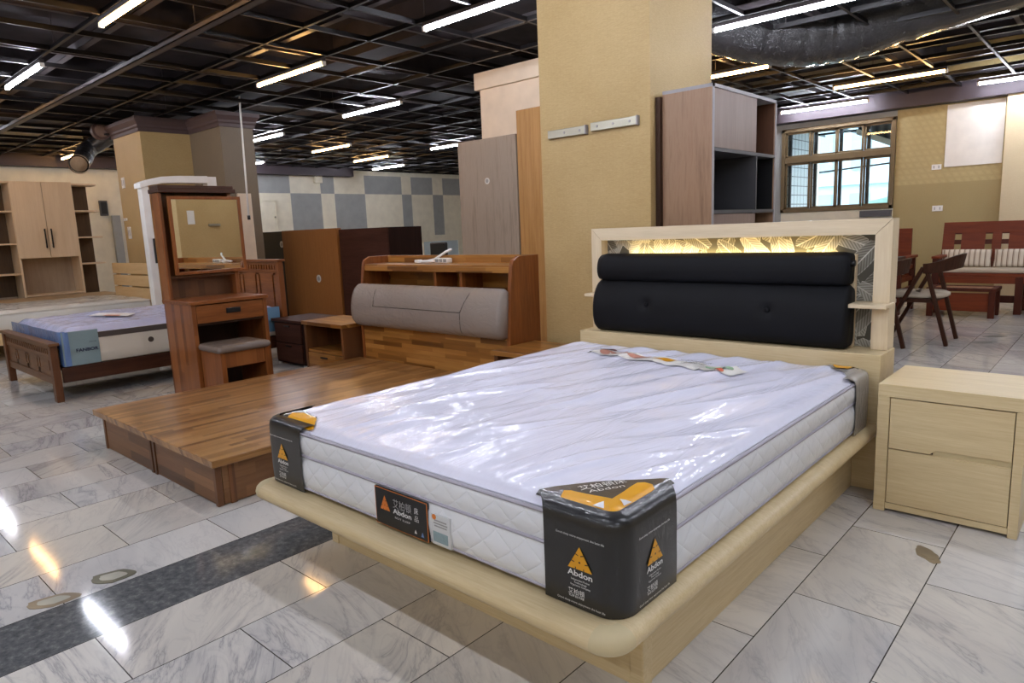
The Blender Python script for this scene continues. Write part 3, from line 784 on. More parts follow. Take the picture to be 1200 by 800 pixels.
for sx in (-1, 1):
    m = MB(); n = 10
    R = []
    for o_, z in [(a-.0015, b+.0008) for a, b in prof[2:11]]:
        x0, x1, y0, r = OX0+o_, OX1-o_, OY0+o_, max(.075-o_, .012)
        cx = x1-r if sx > 0 else x0+r; P = []
        for k in range(n+1):
            a = -PI/2*(1-k/n) if sx > 0 else -PI/2-PI/2*k/n
            P.append((cx+r*math.cos(a), y0+r+r*math.sin(a), z))
        R.append(P)
    m.loft(R, caps=False, closed=False); m.build('corner_cap', M['cap'], bed)
HX0, HX1 = -2.29, -.745
hb = MB().box(HX0, HX1, 3.08, 3.30, 0, .59, .003).build('headboard_box', M['cream'], bed)
# frame: mitred boards
fx0, fx1, fz1, fb = -2.283, -.752, 1.15, .066
m = MB(); g = .0008
m.prism([(fx0, .591), (fx0+fb, .591), (fx0+fb, fz1-fb-g*2), (fx0, fz1-g*2)], 'Y', 3.20, 3.30, mi=1)
m.prism([(fx1, .591), (fx1-fb, .591), (fx1-fb, fz1-fb-g*2), (fx1, fz1-g*2)], 'Y', 3.20, 3.30, mi=1)
m.prism([(fx0+g, fz1), (fx1-g, fz1), (fx1-fb-g, fz1-fb), (fx0+fb+g, fz1-fb)], 'Y', 3.20, 3.30, mi=0)
m.build('headboard_frame', [M['creamL'], M['creamLZ']], bed)
MB().box(fx0+.05, fx1-.05, 3.262, 3.29, .58, fz1-.03).build('leaf_print_panel', M['leaf'], bed)
MB().prism([(3.215, .591), (3.255, .591), (3.255, 1.0), (3.225, 1.0)], 'X', -2.20, -.897, .002).build('backing_board', M['creamL'], bed)
m = MB()
for s in (-1, 1):
    pass
m.box(-2.285, -2.0, 3.12, 3.262, .776, .793, .004); m.box(-.905, -.745, 3.12, 3.262, .776, .793, .004)
m.each('side_shelf', M['creamL'], bed)
# padded backrest
def cushion_rings(prof, x0, x1, nx=46, dim=None, end=.02):
    R = []; cy = sum(p[0] for p in prof)/len(prof); cz = sum(p[1] for p in prof)/len(prof)
    for i in range(nx+1):
        u = i/nx; x = x0+(x1-x0)*u; e = min(x-x0, x1-x)
        s = 1-.10*max(0, 1-e/end)**2
        ring = []
        for y, z in prof:
            yy = cy+(y-cy)*s; zz = cz+(z-cz)*s
            if dim:
                for bx, bz in dim:
                    d2 = ((x-bx)**2+(z-bz)**2)/(.045**2)
                    if yy < cy: yy += .018*math.exp(-d2*2.2)
            ring.append((x, yy, zz))
        R.append(ring)
    return R
def smooth_prof(P, n=6):
    out = []; k = len(P)
    for i in range(k):
        a, b, c, d = P[i-1], P[i], P[(i+1) % k], P[(i+2) % k]
        for j in range(n):
            f = j/n
            out.append(tuple(.5*((2*b[q])+(c[q]-a[q])*f+(2*a[q]-5*b[q]+4*c[q]-d[q])*f*f+(3*b[q]-a[q]-3*c[q]+d[q])*f**3) for q in (0, 1)))
    return out
BT = [(-1.878, .75), (-1.237, .753)]
lowp = smooth_prof([(3.16, .592), (3.115, .605), (3.092, .66), (3.092, .74), (3.112, .81), (3.15, .862), (3.19, .872), (3.222, .84), (3.22, .72), (3.215, .61)])
m = MB(); m.loft(cushion_rings(lowp, -2.21, -.892, 90, BT)); cl = m.build('lower_cushion', M['leather'], bed)
for bx, bz in BT:
    MB().ball((bx, 3.106, bz), .013, (1, .5, 1)).build('button', M['leather'], cl)
upp = smooth_prof([(3.165, .866), (3.135, .885), (3.125, .93), (3.14, .985), (3.18, 1.012), (3.222, 1.0), (3.228, .94), (3.222, .88)])
MB().loft(cushion_rings(upp, -2.20, -.90, 40)).build('upper_cushion', M['leather'], bed)
MB().disc((-.893, 3.17, .965), .013, 'X', .02, 16).build('side_knob', M['black'], bed)
MB().box(-2.05, -1.0, 3.236, 3.25, 1.0, 1.006).build('led_strip', M['led'], bed)

# ------------------------------------------------------------------ mattress on the main bed
MX0, MX1, MY0, MY1 = -2.30, -.778, 1.17, 3.06
CR = .055
mat = thing('mattress', 'white mattress in clear plastic with black printed corner wraps, on the cream bed', 'mattress', (-1.53, 2.1, .296))
m = MB()
sp_ = [(.02, .298), (.004, .306), (-.002, .33), (-.006, .365), (-.004, .40), (.004, .42), (.006, .428), (.002, .438), (-.004, .465), (-.003, .49), (.003, .505), (.012, .512)]
m.loft([rr(MX0+i, MX1-i, MY0+i, MY1-i, CR-i, z) for i, z in sp_], caps=False)
m.poly([Vector(p) for p in reversed(rr(MX0+.02, MX1-.02, MY0+.02, MY1-.02, CR-.02, .298))])
m.build('side_border', M['mat_side'], mat)
def piping(z, r, i0):
    m = MB(); R = []
    for k in range(9):
        a = 2*PI*k/8; R.append(rr(MX0+i0-r*math.cos(a), MX1-i0+r*math.cos(a), MY0+i0-r*math.cos(a), MY1-i0+r*math.cos(a), CR, z+r*math.sin(a)))
    m.loft(R, caps=False); return m.build('piping', M['piping'], mat)
piping(.508, .006, .002); piping(.428, .005, .004); piping(.312, .004, .002)
def edge_d(x, y):
    dx = min(x-MX0, MX1-x); dy = min(y-MY0, MY1-y)
    if dx < CR and dy < CR:
        return CR-math.hypot(CR-dx, CR-dy)
    return min(dx, dy)
def sst(t): t = max(0, min(1, t)); return t*t*(3-2*t)
def wrinkle(x, y):
    u = x-.33*y; v = y+.33*x
    n = noise.noise(Vector((u*5.5, v*1.0, 1.7)))+.5*noise.noise(Vector((u*12, v*2.2, 4.2)))
    a = 1-abs(n)*1.9
    fold = max(0, a)**3
    # broad quilted swells running across
    sw = math.sin((.95*x-.31*y)*2*PI/.17+2.2*noise.noise(Vector((u*2.2, v*.9, 9))))
    return .011*fold + .0055*sw*sst((y-1.45)/.6) + .002*noise.noise(Vector((x*2, y*2, 2)))
def topz(x, y):
    e = edge_d(x, y)
    dc = max(abs(x-MX1)/.30, abs(y-MY0)/.30) if x > -1.5 and y < 2 else max(abs(x-MX0)/.3, abs(y-MY0)/.25) if y < 2 else 1
    return .512+.020*sst(e/.045)+.012*sst(e/.4)+wrinkle(x, y)*sst((e-.01)/.08)*sst((dc-.45)/.5)
def toppt(u, v):
    x = MX0+.008+(MX1-MX0-.016)*u; y = MY0+.008+(MY1-MY0-.016)*v
    dx = min(x-MX0, MX1-x); dy = min(y-MY0, MY1-y); c = CR
    if dx < c and dy < c:
        cx = MX0+c if x < (MX0+MX1)/2 else MX1-c; cy = MY0+c if y < (MY0+MY1)/2 else MY1-c
        d = Vector((x-cx, y-cy)); q = max(abs(d.x), abs(d.y))
        if d.length > 1e-6: d = d*(q/d.length)
        x, y = cx+d.x, cy+d.y
    return (x, y, topz(x, y))
m = MB(); m.grid(toppt, 190, 190); m.build('quilted_top', M['mat_top'], mat)

def outline(o_, a, b, corner, n=26):
    """plan path round one corner, a metres along the X side, b along the Y side"""
    sx = 1 if corner[0] else -1; sy = 1 if corner[1] else -1
    x = (MX1 if corner[0] else MX0)+sx*o_; y = (MY1 if corner[1] else MY0)+sy*o_; r = max(CR+o_, .01)
    P = []
    for k in range(6): P.append((x-sx*(a-(a-r)*k/6), y))
    for k in range(9):
        t = PI/2*k/8; P.append((x-sx*r+sx*r*math.sin(t), y-sy*r+sy*r*math.cos(t)))
    for k in range(1, 7): P.append((x, y-sy*(r+(b-r)*k/6)))
    return P
def shell(corner, a, b, o_=.005, mat_=None, name='corner_wrap'):
    m = MB(); zs = [.299, .33, .37, .41, .45, .49, .508, .522, .531, .536, .5385]; oo = [.002, .004, .005, .004, .005, .004, .003, -.001, -.010, -.022, -.036]
    R = []
    for z, d in zip(zs, oo): R.append([(p[0], p[1], z) for p in outline(o_+d, a, b, corner)])
    m.loft(R, caps=False, closed=False); return m
def top_patch(m, poly, dz=.004, mi=0, sub=5):
    """polygon in plan laid on the mattress top, following its swell"""
    b = bmesh.new(); vs = [b.verts.new((x, y, 0)) for x, y in poly]; b.faces.new(vs)
    bmesh.ops.triangulate(b, faces=b.faces)
    for _ in range(sub):
        bmesh.ops.subdivide_edges(b, edges=[e for e in b.edges if e.calc_length() > .02], cuts=1, use_grid_fill=False)
        bmesh.ops.triangulate(b, faces=b.faces)
    for v in b.verts: v.co.z = topz(v.co.x, v.co.y)+dz
    for f in b.faces:
        f.normal_update()
        if f.normal.z < 0: f.normal_flip()
    m.add(b, mi, smooth=True)

def logo(m, o, xd, yd, w, h, mi=0, mk=1, n=(0, 0, 0)):
    """triangle emblem with notches; o = centre of its base"""
    F = frame_M(o, xd, yd)
    T = [(-w/2, 0), (w/2, 0), (0, h)]
    m.poly([F @ Vector((x, y, .0005)) for x, y in T], mi)
    def bar2(a, b, t):
        d = (Vector(b)-Vector(a)).normalized(); q = Vector((-d.y, d.x))*t
        A, B = Vector(a), Vector(b)
        m.poly([F @ Vector((*p, .0012)) for p in (A-q, B-q, B+q, A+q)], mk)
    for f in (.33, .67):
        bar2((-w/2+w*f, -.001), (-w/2+w*f, h*.1), w*.018)
        bar2((-w/2*(1-f)-.0004, h*f), (-w/2*(1-f)+w*.12, h*f*.92), w*.018)
        bar2((w/2*(1-f)+.0004, h*f), (w/2*(1-f)-w*.12, h*f*.92), w*.018)
    for k in range(6):
        pass
    m.poly([F @ Vector((w*.04*math.cos(2*PI*k/8), h*.33+w*.04*math.sin(2*PI*k/8), .0012)) for k in range(8)], mk)

def wrap_print(cw, o, xd, yd, wide, bot=.0):
    """emblem, name and small lines printed on one face of a corner wrap; o = point on the face below the emblem at z=0"""
    o = Vector(o); yv = Vector(yd)
    m = MB(); logo(m, o+yv*.398, xd, yd, .068, .056); m.build('emblem', [M['yellow'], M['black']], cw)
    m = MB()
    text_into(m, 'Abdon', frame_M(o+yv*.380, xd, yd), .020, .070, bold=.02)
    for z, s, w_ in ((.369, 'Independent Pocket', .052), (.362, 'Technology', .036), (.355, 'Ergonomic Company', .056)):
        text_into(m, s, frame_M(o+yv*z, xd, yd), .0065, w_)
    xo = Vector(xd)*-.012
    text_into(m, '艾柏頓', frame_M(o+xo+yv*.334, xd, yd), .016, .046)
    text_into(m, '名床自然睡', frame_M(o+xo+yv*.326, xd, yd), .007, .044)
    for z in (.474, .311):
        text_into(m, 'Good sleep more enjoyment the best life', frame_M(o+yv*z, xd, yd), .0075, wide)
    m.build('lettering', M['wprint'], cw)

# foot corner nearest the camera
cw = shell((1, 0), .215, .245).build('corner_wrap', M['prot'], mat)
wrap_print(cw, (-.878, MY0-.0112, 0), (1, 0, 0), (0, 0, 1), .135)
wrap_print(cw, (MX1+.0112, 1.30, 0), (0, 1, 0), (0, 0, 1), .135)
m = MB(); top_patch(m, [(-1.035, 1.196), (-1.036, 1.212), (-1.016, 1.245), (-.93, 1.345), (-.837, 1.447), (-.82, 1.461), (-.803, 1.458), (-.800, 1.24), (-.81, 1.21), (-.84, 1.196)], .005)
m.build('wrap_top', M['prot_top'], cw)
m = MB(); top_patch(m, [(-.965, 1.205), (-.975, 1.232), (-.962, 1.243), (-.857, 1.262), (-.862, 1.38), (-.848, 1.392), (-.826, 1.390), (-.812, 1.377), (-.806, 1.245), (-.794, 1.190), (-.86, 1.198)], .0075)
m.build('amber_band', M['yellow'], cw)
m = MB()
top_patch(m, [(-.872, 1.206), (-.862, 1.236), (-.842, 1.206)], .0095, sub=2); top_patch(m, [(-.840, 1.268), (-.812, 1.276), (-.814, 1.246)], .0095, sub=2)
zt = topz(-.90, 1.31)+.009
text_into(m, '艾柏頓床', frame_M((-.912, 1.310, zt), (.50, .87, .0), (-.87, .50, .0)), .030, .125)
text_into(m, 'Abdon', frame_M((-.892, 1.297, zt), (.50, .87, .0), (-.87, .50, .0)), .022, .095)
m.build('lettering', M['wprint'], cw)
# far foot corner
cw = shell((0, 0), .25, .20).build('corner_wrap', M['prot'], mat)
wrap_print(cw, (-2.18, MY0-.0112, 0), (1, 0, 0), (0, 0, 1), .15)
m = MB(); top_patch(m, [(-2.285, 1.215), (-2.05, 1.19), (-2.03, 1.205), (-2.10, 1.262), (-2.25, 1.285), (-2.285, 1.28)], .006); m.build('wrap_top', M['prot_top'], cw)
m = MB(); top_patch(m, [(-2.19, 1.19), (-2.03, 1.182), (-2.01, 1.19), (-2.06, 1.235), (-2.10, 1.25), (-2.19, 1.262), (-2.23, 1.24)], .0085); m.build('amber_band', M['yellow'], cw)
# head corner
cw = shell((1, 1), .16, .23).build('corner_wrap', M['silver_film'], mat)
cw['label'] = 'silver grey corner wrap'
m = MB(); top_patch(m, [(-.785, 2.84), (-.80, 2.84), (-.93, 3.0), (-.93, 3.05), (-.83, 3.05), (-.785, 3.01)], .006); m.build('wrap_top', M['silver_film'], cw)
m = MB(); top_patch(m, [(-.90, 2.985), (-.86, 2.94), (-.83, 2.94), (-.83, 3.04), (-.92, 3.04)], .010); m.build('amber_band', M['yellow'], cw)
# foot label
FY = MY0-.009
m = MB().box(-1.647, -1.408, FY+.0006, MY0-.001, .307, .423, mi=1).box(-1.647, -1.408, FY, FY+.0006, .307, .423).box(-1.6445, -1.4105, FY-.0006, FY, .309, .421, mi=1)
fl = m.build('foot_label', [M['orange'], M['label']], mat)
m = MB(); logo(m, (-1.599, FY-.0008, .357), (1, 0, 0), (0, 0, 1), .046, .046); m.build('emblem', [M['orange'], M['black']], fl)
m = MB(); FM = lambda x, z: frame_M((x, FY-.0012, z), (1, 0, 0), (0, 0, 1))
text_into(m, '艾柏頓', FM(-1.519, .377), .030, .084); text_into(m, '艾柏頓', FM(-1.5183, .3766), .030, .084)
text_into(m, 'Abdon', FM(-1.519, .357), .022, .084, bold=.02)
text_into(m, '床', FM(-1.455, .381), .022, .018); text_into(m, '品', FM(-1.455, .358), .020, .018)
text_into(m, 'BEST SLEEP', FM(-1.52, .342), .008, .07)
m.poly([FM(-1.462, .326) @ Vector(p) for p in ((-.006, -.006, 0), (.006, -.006, 0), (0, .006, 0))])
m.build('lettering', M['wprint'], fl)
MB().poly([FM(-1.432, .324) @ Vector(p) for p in ((-.007, -.007, 0), (.007, -.007, 0), (0, .008, 0))]).build('drop_mark', M['blue_edge'], fl)
m = MB().box(-1.392, -1.315, FY-.001, MY0-.001, .312, .402, .002); fl = m.build('care_pouch', M['pouch'], mat)
m = MB(); 
for z, w_ in ((.385, .05), (.377, .056), (.369, .05)): m.box(-1.353-w_/2, -1.353+w_/2, FY-.0016, FY-.001, z-.002, z+.002)
m.build('print_lines', M['gprint'], fl)
MB().box(-1.385, -1.325, FY-.0016, FY-.001, .322, .352).build('blue_panel', M['blue_side'], fl)
MB().disc((-1.378, FY-.0014, .394), .008, 'Y', .001).build('red_seal', M['orange'], fl)
# printed leaflet under the film at the head end
m = MB(); top_patch(m, [(-1.97, 2.70), (-1.99, 2.82), (-1.15, 2.70), (-1.175, 2.59)], .006); lf = m.build('leaflet', M['white'], mat)
m = MB()
LFq = lambda u, v: (-1.97+.80*u-.01*v, 2.70-.112*u+.118*v)
def petal(m, u, v, a, l, w_, mi):
    x, y = LFq(u, v); P = []
    for k in range(14):
        t = 2*PI*k/14; px = l*math.cos(t); py = w_*math.sin(t)*(1+.3*math.cos(t))
        P.append((x+px*math.cos(a)-py*math.sin(a), y+px*math.sin(a)+py*math.cos(a)))
    top_patch(m, P, .009, mi, 3)
petal(m, .10, .5, -.9, .055, .024, 0); petal(m, .20, .6, -.3, .07, .020, 0); petal(m, .36, .6, .2, .06, .03, 0); petal(m, .09, .88, .1, .05, .014, 1)
petal(m, .90, .5, .2, .06, .02, 2); petal(m, .92, .12, .3, .02, .012, 3)
m.build('petal_print', [plain('blush_print', (196, 140, 122), .4), plain('maroon_print', (84, 40, 44), .4), plain('leaf_green_print', (150, 184, 150), .4), plain('coral_print', (206, 96, 70), .4)], lf)
m = MB(); x, y = LFq(.53, .62); top_patch(m, [(x-.05, y-.02), (x+.045, y-.03), (x+.05, y+.035), (x+.0, y+.005)], .009, 0, 3); m.build('amber_mark', M['yellow'], lf)
m = MB()
for u, v, s, w_ in ((.735, .66, '艾柏頓名床', .17), (.735, .42, '自然好眠', .12)):
    x, y = LFq(u, v); text_into(m, s, frame_M((x, y, topz(x, y)+.013), (.99, -.138, 0), (.138, .99, 0)), .032, w_)
m.build('lettering', M['inkk'], lf)

# ------------------------------------------------------------------ cream nightstand
ns = thing('nightstand', 'cream ash two drawer nightstand beside the lit headboard bed', 'nightstand', (-.465, 3.09, 0))
NX0, NX1, NY0, NY1, NZ = -.70, -.229, 2.88, 3.295, .517
m = MB().box(NX0, NX1, NY0, NY1, NZ-.05, NZ, .002).box(NX0, NX0+.042, NY0, NY1, 0, NZ-.05, .002).box(NX1-.03, NX1, NY0, NY1, 0, NZ-.05, .002)
m.box(NX0+.042, NX1-.03, NY1-.015, NY1, .02, NZ-.05).box(NX0+.042, NX1-.03, NY0+.004, NY0+.03, .012, .036)
m.build('carcass', M['cream'], ns)
dx0, dx1 = NX0+.045, NX1-.033
m = MB().prism([(dx0, .263), (-.515, .263), (-.492, .281), (dx1, .281), (dx1, .463), (dx0, .463)], 'Y', NY0+.003, NY0+.022, .001)
m.box(dx0+.01, dx1-.01, NY0+.022, NY1-.03, .27, .44); dr = m.build('drawer', M['cream'], ns)
m = MB().box(dx0, dx1, NY0+.003, NY0+.022, .039, .258, .001).box(dx0+.01, dx1-.01, NY0+.022, NY1-.03, .045, .22)
dr = m.build('drawer', M['cream'], ns)
MB().box(-.505, dx1, NY0+.012, NY0+.03, .258, .284).build('finger_pull', M['cap'], dr)
MB().box(dx0-.003, dx1+.003, NY0+.024, NY0+.028, .037, .466).build('shadow_gap', M['darkback'], ns)
#PART4
# ------------------------------------------------------------------ plank platform bed and its bookcase headboard
pb = thing('platform_bed', 'bare acacia plank platform bed with no mattress', 'bed', (-3.67, 2.15, 0))
MB().box(-4.45, -2.895, 1.21, 3.10, .192, .225, .003).build('platform_top', M['acY'], pb)
for x0, x1 in ((-4.37, -3.665), (-3.645, -2.93)):
    MB().box(x0+.03, x1-.03, 1.237, 1.255, .004, .19, .002).build('foot_panel', M['acXd'], pb)
    MB().box(x0, x0+.026, 1.232, 1.26, 0, .19, .002).box(x1-.026, x1, 1.232, 1.26, 0, .19, .002).each('edge_post', M['acZd'], pb)
m = MB().box(-2.948, -2.93, 1.262, 3.10, .004, .19, .002); m.build('side_panel', M['acYd'], pb)
MB().box(-4.37, -4.352, 1.262, 3.10, .004, .19, .002).build('side_panel', M['acYd'], pb)
MB().box(-2.955, -2.926, 1.29, 1.32, 0, .19, .002).build('edge_post', M['acZd'], pb)

hb = thing('bookcase_headboard', 'walnut bookcase headboard with a grey film wrapped cushion, at the plank platform', 'headboard', (-3.63, 3.25, 0))
side = [(3.11, 0), (3.41, 0), (3.41, 1.0), (3.22, 1.0), (3.17, .975), (3.155, .94), (3.135, .80), (3.11, .50)]
MB().prism(side, 'X', -2.885, -2.855, .003).build('side_board', M['redZ'], hb)
MB().prism(side, 'X', -4.425, -4.395, .003).build('side_board', M['redZ'], hb)
MB().box(-4.395, -2.885, 3.115, 3.14, 0, .50, .002).build('front_panel', M['acX'], hb)
MB().box(-4.395, -2.885, 3.165, 3.39, .915, .945, .003).box(-4.395, -2.885, 3.16, 3.185, .895, .93, .003).build('top_shelf', M['acX'], hb)
MB().box(-4.395, -2.885, 3.39, 3.41, .3, 1.0, .002).build('back_panel', M['acX'], hb)
MB().box(-4.395, -2.885, 3.15, 3.39, .70, .72, .002).build('lower_shelf', M['acX'], hb)
for x in (-3.62, -3.36): MB().box(x-.012, x+.012, 3.19, 3.39, .72, .915, .001).build('divider', M['redZ'], hb)
cp = smooth_prof([(3.14, .49), (3.07, .485), (3.035, .53), (3.03, .62), (3.05, .72), (3.09, .79), (3.13, .80), (3.15, .76), (3.14, .62)])
cu = MB(); cu.loft(cushion_rings(cp, -4.435, -2.875, 60, None, .04)); cu = cu.build('wrapped_cushion', M['cush_film'], hb)
m = MB()
def cz(z):
    pts = sorted([(p[1], p[0]) for p in cp if p[0] < 3.135 and p[1] > .5]); b = min(pts, key=lambda q: abs(q[0]-z)); return b[1]
for a, b in (((-4.15, .77), (-4.15, .645)), ((-4.15, .645), (-3.22, .645)), ((-3.22, .645), (-3.22, .505)), ((-3.22, .645), (-3.16, .77))):
    P = []
    for k in range(13):
        x = a[0]+(b[0]-a[0])*k/12; z = a[1]+(b[1]-a[1])*k/12; P.append((x, cz(z)-.0005, z))
    m.tube(P, .0025, 6)
m.build('seam', M['dark_border'], cu)
t = thing('power_strip', 'white power strip with its cord on the walnut headboard shelf', 'power strip', (-3.78, 3.30, .945))
MB().box(-3.76, -3.62, 3.315, 3.365, .946, .982, .006).build('socket_block', M['white'], t)
m = MB()
for k in range(3): m.box(-3.745+k*.042, -3.715+k*.042, 3.312, 3.316, .953, .975)
m.build('socket_face', M['gprint'], t)
MB().tube([(-3.76, 3.34, .960), (-3.82, 3.31, .9555), (-3.88, 3.30, .9555), (-3.95, 3.33, .9555), (-3.90, 3.365, .957), (-3.80, 3.355, .97), (-3.70, 3.375, 1.022), (-3.66, 3.40, 1.04)], .009, 8).build('cord', M['white'], t)
MB().box(-3.93, -3.88, 3.27, 3.31, .946, .972, .006).build('plug', M['white'], t)

def open_ns(x0, x1, y0, y1, z1, label, drawer_open=True):
    t = thing('nightstand', label, 'nightstand', ((x0+x1)/2, (y0+y1)/2, 0))
    MB().box(x0-.012, x1+.012, y0-.015, y1, z1-.03, z1, .003).build('top_board', M['acX'], t)
    MB().box(x0, x0+.03, y0, y1, 0, z1-.03, .002).build('side_board', M['acZd'], t)
    MB().box(x1-.03, x1, y0, y1, 0, z1-.03, .002).build('side_board', M['acZd'], t)
    MB().box(x0+.03, x1-.03, y1-.015, y1, 0, z1-.03).build('back_board', M['darkback'], t)
    MB().box(x0+.03, x1-.03, y0+.01, y1-.015, .23, .25, .001).build('shelf', M['acX'], t)
    d = MB().box(x0+.032, x1-.032, y0+.004, y0+.024, .055, .225, .002).build('drawer', M['acX'], t)
    MB().box((x0+x1)/2-.07, (x0+x1)/2+.03, y0+.0, y0+.01, .185, .2, .002).build('pull', M['black'], d)
    MB().box(x0+.03, x1-.03, y0+.02, y0+.04, 0, .05).build('plinth', M['darkback'], t)
    return t
open_ns(-5.08, -4.52, 3.0, 3.40, .485, 'walnut nightstand with an open shelf, between the dark nightstand and the wrapped headboard')
open_ns(-2.83, -2.42, 2.93, 3.33, .45, 'walnut nightstand squeezed between the headboard and the white mattress')
t = thing('nightstand', 'very dark brown nightstand beside the blue sheeted bed', 'nightstand', (-5.7, 3.42, 0))
MB().box(-5.97, -5.44, 3.19, 3.63, .405, .43, .003).build('top_board', M['wenge'], t)
MB().box(-5.95, -5.46, 3.215, 3.62, .02, .405, .002).build('carcass', M['wengeZ'], t)
for z0, z1 in ((.04, .21), (.22, .395)):
    d = MB().box(-5.93, -5.48, 3.2, 3.216, z0, z1, .002).build('drawer', M['wenge'], t); MB().box(-5.75, -5.66, 3.192, 3.2, z1-.03, z1-.018).build('pull', M['black'], d)
m = MB()
for x in (-5.93, -5.49):
    for y in (3.23, 3.58): m.disc((x, y, .01), .018, 'Z', .02, 12)
m.each('glide_foot', M['silverpl'], t)

# ------------------------------------------------------------------ dressing table and stool
va = thing('dressing_table', 'walnut dressing table with a tall framed mirror', 'dressing table', (-5.19, 2.34, 0))
VX0, VX1, VY0, VY1, VZ = -5.43, -4.95, 2.05, 2.625, .745
MB().box(VX0, VX1+.012, VY0-.012, VY1+.012, VZ-.025, VZ, .003).build('table_top', M['redY'], va)
MB().box(VX0, VX1, VY0, VY0+.03, 0, VZ-.025, .002).build('side_board', M['acZ'], va)
MB().box(VX0, VX1, VY1-.03, VY1, 0, VZ-.025, .002).build('side_board', M['acZ'], va)
MB().box(VX0, VX0+.015, VY0+.03, VY1-.03, 0, VZ-.025).build('back_board', M['darkback'], va)
MB().box(VX0+.015, VX1-.02, VY0+.03, VY1-.03, .565, .58, .001).build('drawer_rail', M['darkback'], va)
d = MB().box(VX1-.02, VX1-.001, VY0+.033, VY1-.033, .583, .712, .002).build('drawer', M['redY'], va)
MB().box(VX1-.001, VX1+.008, 2.30, 2.41, .638, .676, .003).build('cup_pull', M['black'], d)
# mirror tower
MB().box(-5.43, -5.31, VY0, VY0+.028, VZ, 1.53, .002).build('tower_side', M['acZ'], va)
MB().box(-5.43, -5.31, 2.572, 2.60, VZ, 1.53, .002).build('tower_side', M['acZ'], va)
MB().box(-5.43, -5.415, VY0+.028, 2.572, VZ, 1.53).build('tower_back', M['acZd'], va)
MB().box(-5.45, -5.27, VY0-.01, 2.625, 1.53, 1.56, .004).box(-5.44, -5.285, VY0, 2.615, 1.56, 1.585, .004).build('cornice', M['darkred'], va)
MB().box(-5.43, -5.32, VY0+.028, 2.572, .90, .92, .001).build('tower_shelf', M['acZd'], va)
my0, my1, mz0, mz1, mf = 2.10, 2.665, .925, 1.505, .024
m = MB(); yc, zc, hy, hz = (my0+my1)/2, (mz0+mz1)/2, (my1-my0)/2, (mz1-mz0)/2
RT = Matrix.Rotation(math.radians(2.4), 4, 'Z'); C0_ = Vector((-5.285, yc, zc))
def mpart(m, y, z, sy, sz, sx=.022, x=0): m.rbox(C0_ + RT @ Vector((x, y, z)), (sx, sy, sz), RT, .002 if sx > .01 else 0)
mpart(m, -hy+mf/2, 0, mf, 2*hz); mpart(m, hy-mf/2, 0, mf, 2*hz); mpart(m, 0, hz-mf/2, 2*(hy-mf), mf); mpart(m, 0, -hz+mf/2, 2*(hy-mf), mf)
fr = m.build('mirror_frame', M['redZ'], va)
m = MB(); mpart(m, 0, 0, 2*(hy-mf), 2*(hz-mf), .006); m.build('mirror_glass', M['mirror'], fr)

st = thing('stool', 'walnut stool with a film wrapped seat tucked under the dressing table', 'stool', (-4.79, 2.25, 0))
sx0, sx1, sy0, sy1 = -4.94, -4.62, 2.075, 2.435
MB().box(sx0, sx1, sy0, sy0+.035, 0, .40, .003).build('leg_panel', M['redZ'], st)
MB().box(sx0, sx1, sy1-.035, sy1, 0, .40, .003).build('leg_panel', M['redZ'], st)
MB().box(sx1-.03, sx1-.008, sy0+.035, sy1-.035, .29, .395, .002).build('apron', M['acZ'], st)
MB().box(sx0+.008, sx0+.03, sy0+.035, sy1-.035, .29, .395, .002).build('apron', M['acZ'], st)
m = MB()
R = []
for o_, z in ((.0, .396), (-.012, .405), (-.014, .425), (-.006, .441), (.02, .449), (.07, .453)):
    R.append(rr(sx0+.005+o_, sx1+.004-o_, sy0-.004+o_, sy1+.004-o_, .03, z))
m.loft(R); m.build('wrapped_seat', M['stool_film'], st)

# ------------------------------------------------------------------ slatted bed with blue plastic sheet
b2 = thing('bed', 'walnut slatted bed with low panelled footboard, under the blue plastic sheeted mattress', 'bed', (-6.72, 2.4, 0))
A0, A1 = -7.45, -5.98
def end_board(y0, y1, top, bot, name, split):
    m = MB().box(A0, A0+.07, y0-.008, y1+.008, 0, top, .004).box(A1-.07, A1, y0-.008, y1+.008, 0, top, .004)
    m.each(name+'_post', M['walnutZ'] if name == 'footboard' else M['redZ'], b2)
    m = MB().box(A0-.02, A1+.02, y0-.02, y1+.02, top, top+.022, .005)
    m.build(name+'_cap', M['walnutX'] if name == 'footboard' else M['redX'], b2)
    m = MB()
    zt = top-.03; zb = zt-.045
    m.box(A0+.07, A1-.07, y0+.005, y1-.005, zt, top, .002)
    n = 26
    for k in range(n+1):
        x = A0+.07+(A1-A0-.14)*k/n; m.box(x-.013, x+.013, y0+.008, y1-.008, zb, zt)
    m.box(A0+.07, A1-.07, y0+.005, y1-.005, zb-.03, zb, .002)
    m.box(A0+.07, A1-.07, y0+.005, y1-.005, bot, bot+.06, .002)
    # flat panels parted by narrow slots
    xs_ = [A0+.07]; w_ = (A1-A0-.14)/split
    for k in range(split):
        a = A0+.07+w_*k; b = a+w_
        m.box(a, b-.10, y0+.012, y1-.012, bot+.06, zb-.03); m.box(b-.075, b-.025, y0+.012, y1-.012, bot+.06, zb-.03)
        m.box(b-.10, b, y0+.012, y1-.012, bot+.06, bot+.10).box(b-.10, b, y0+.012, y1-.012, zb-.05, zb-.03)
    m.build(name+'_panel', M['walnutX'] if name == 'footboard' else M['redX'], b2)
    MB().box(A0+.07, A1-.07, y1-.01, y1-.004, bot+.03, top-.02).build(name+'_slot_shade', M['darkback'], b2)  # added dark sheet standing in for the shade inside the slots
end_board(1.412, 1.447, .435, .13, 'footboard', 4)
end_board(3.33, 3.365, .95, .2, 'headboard', 4)
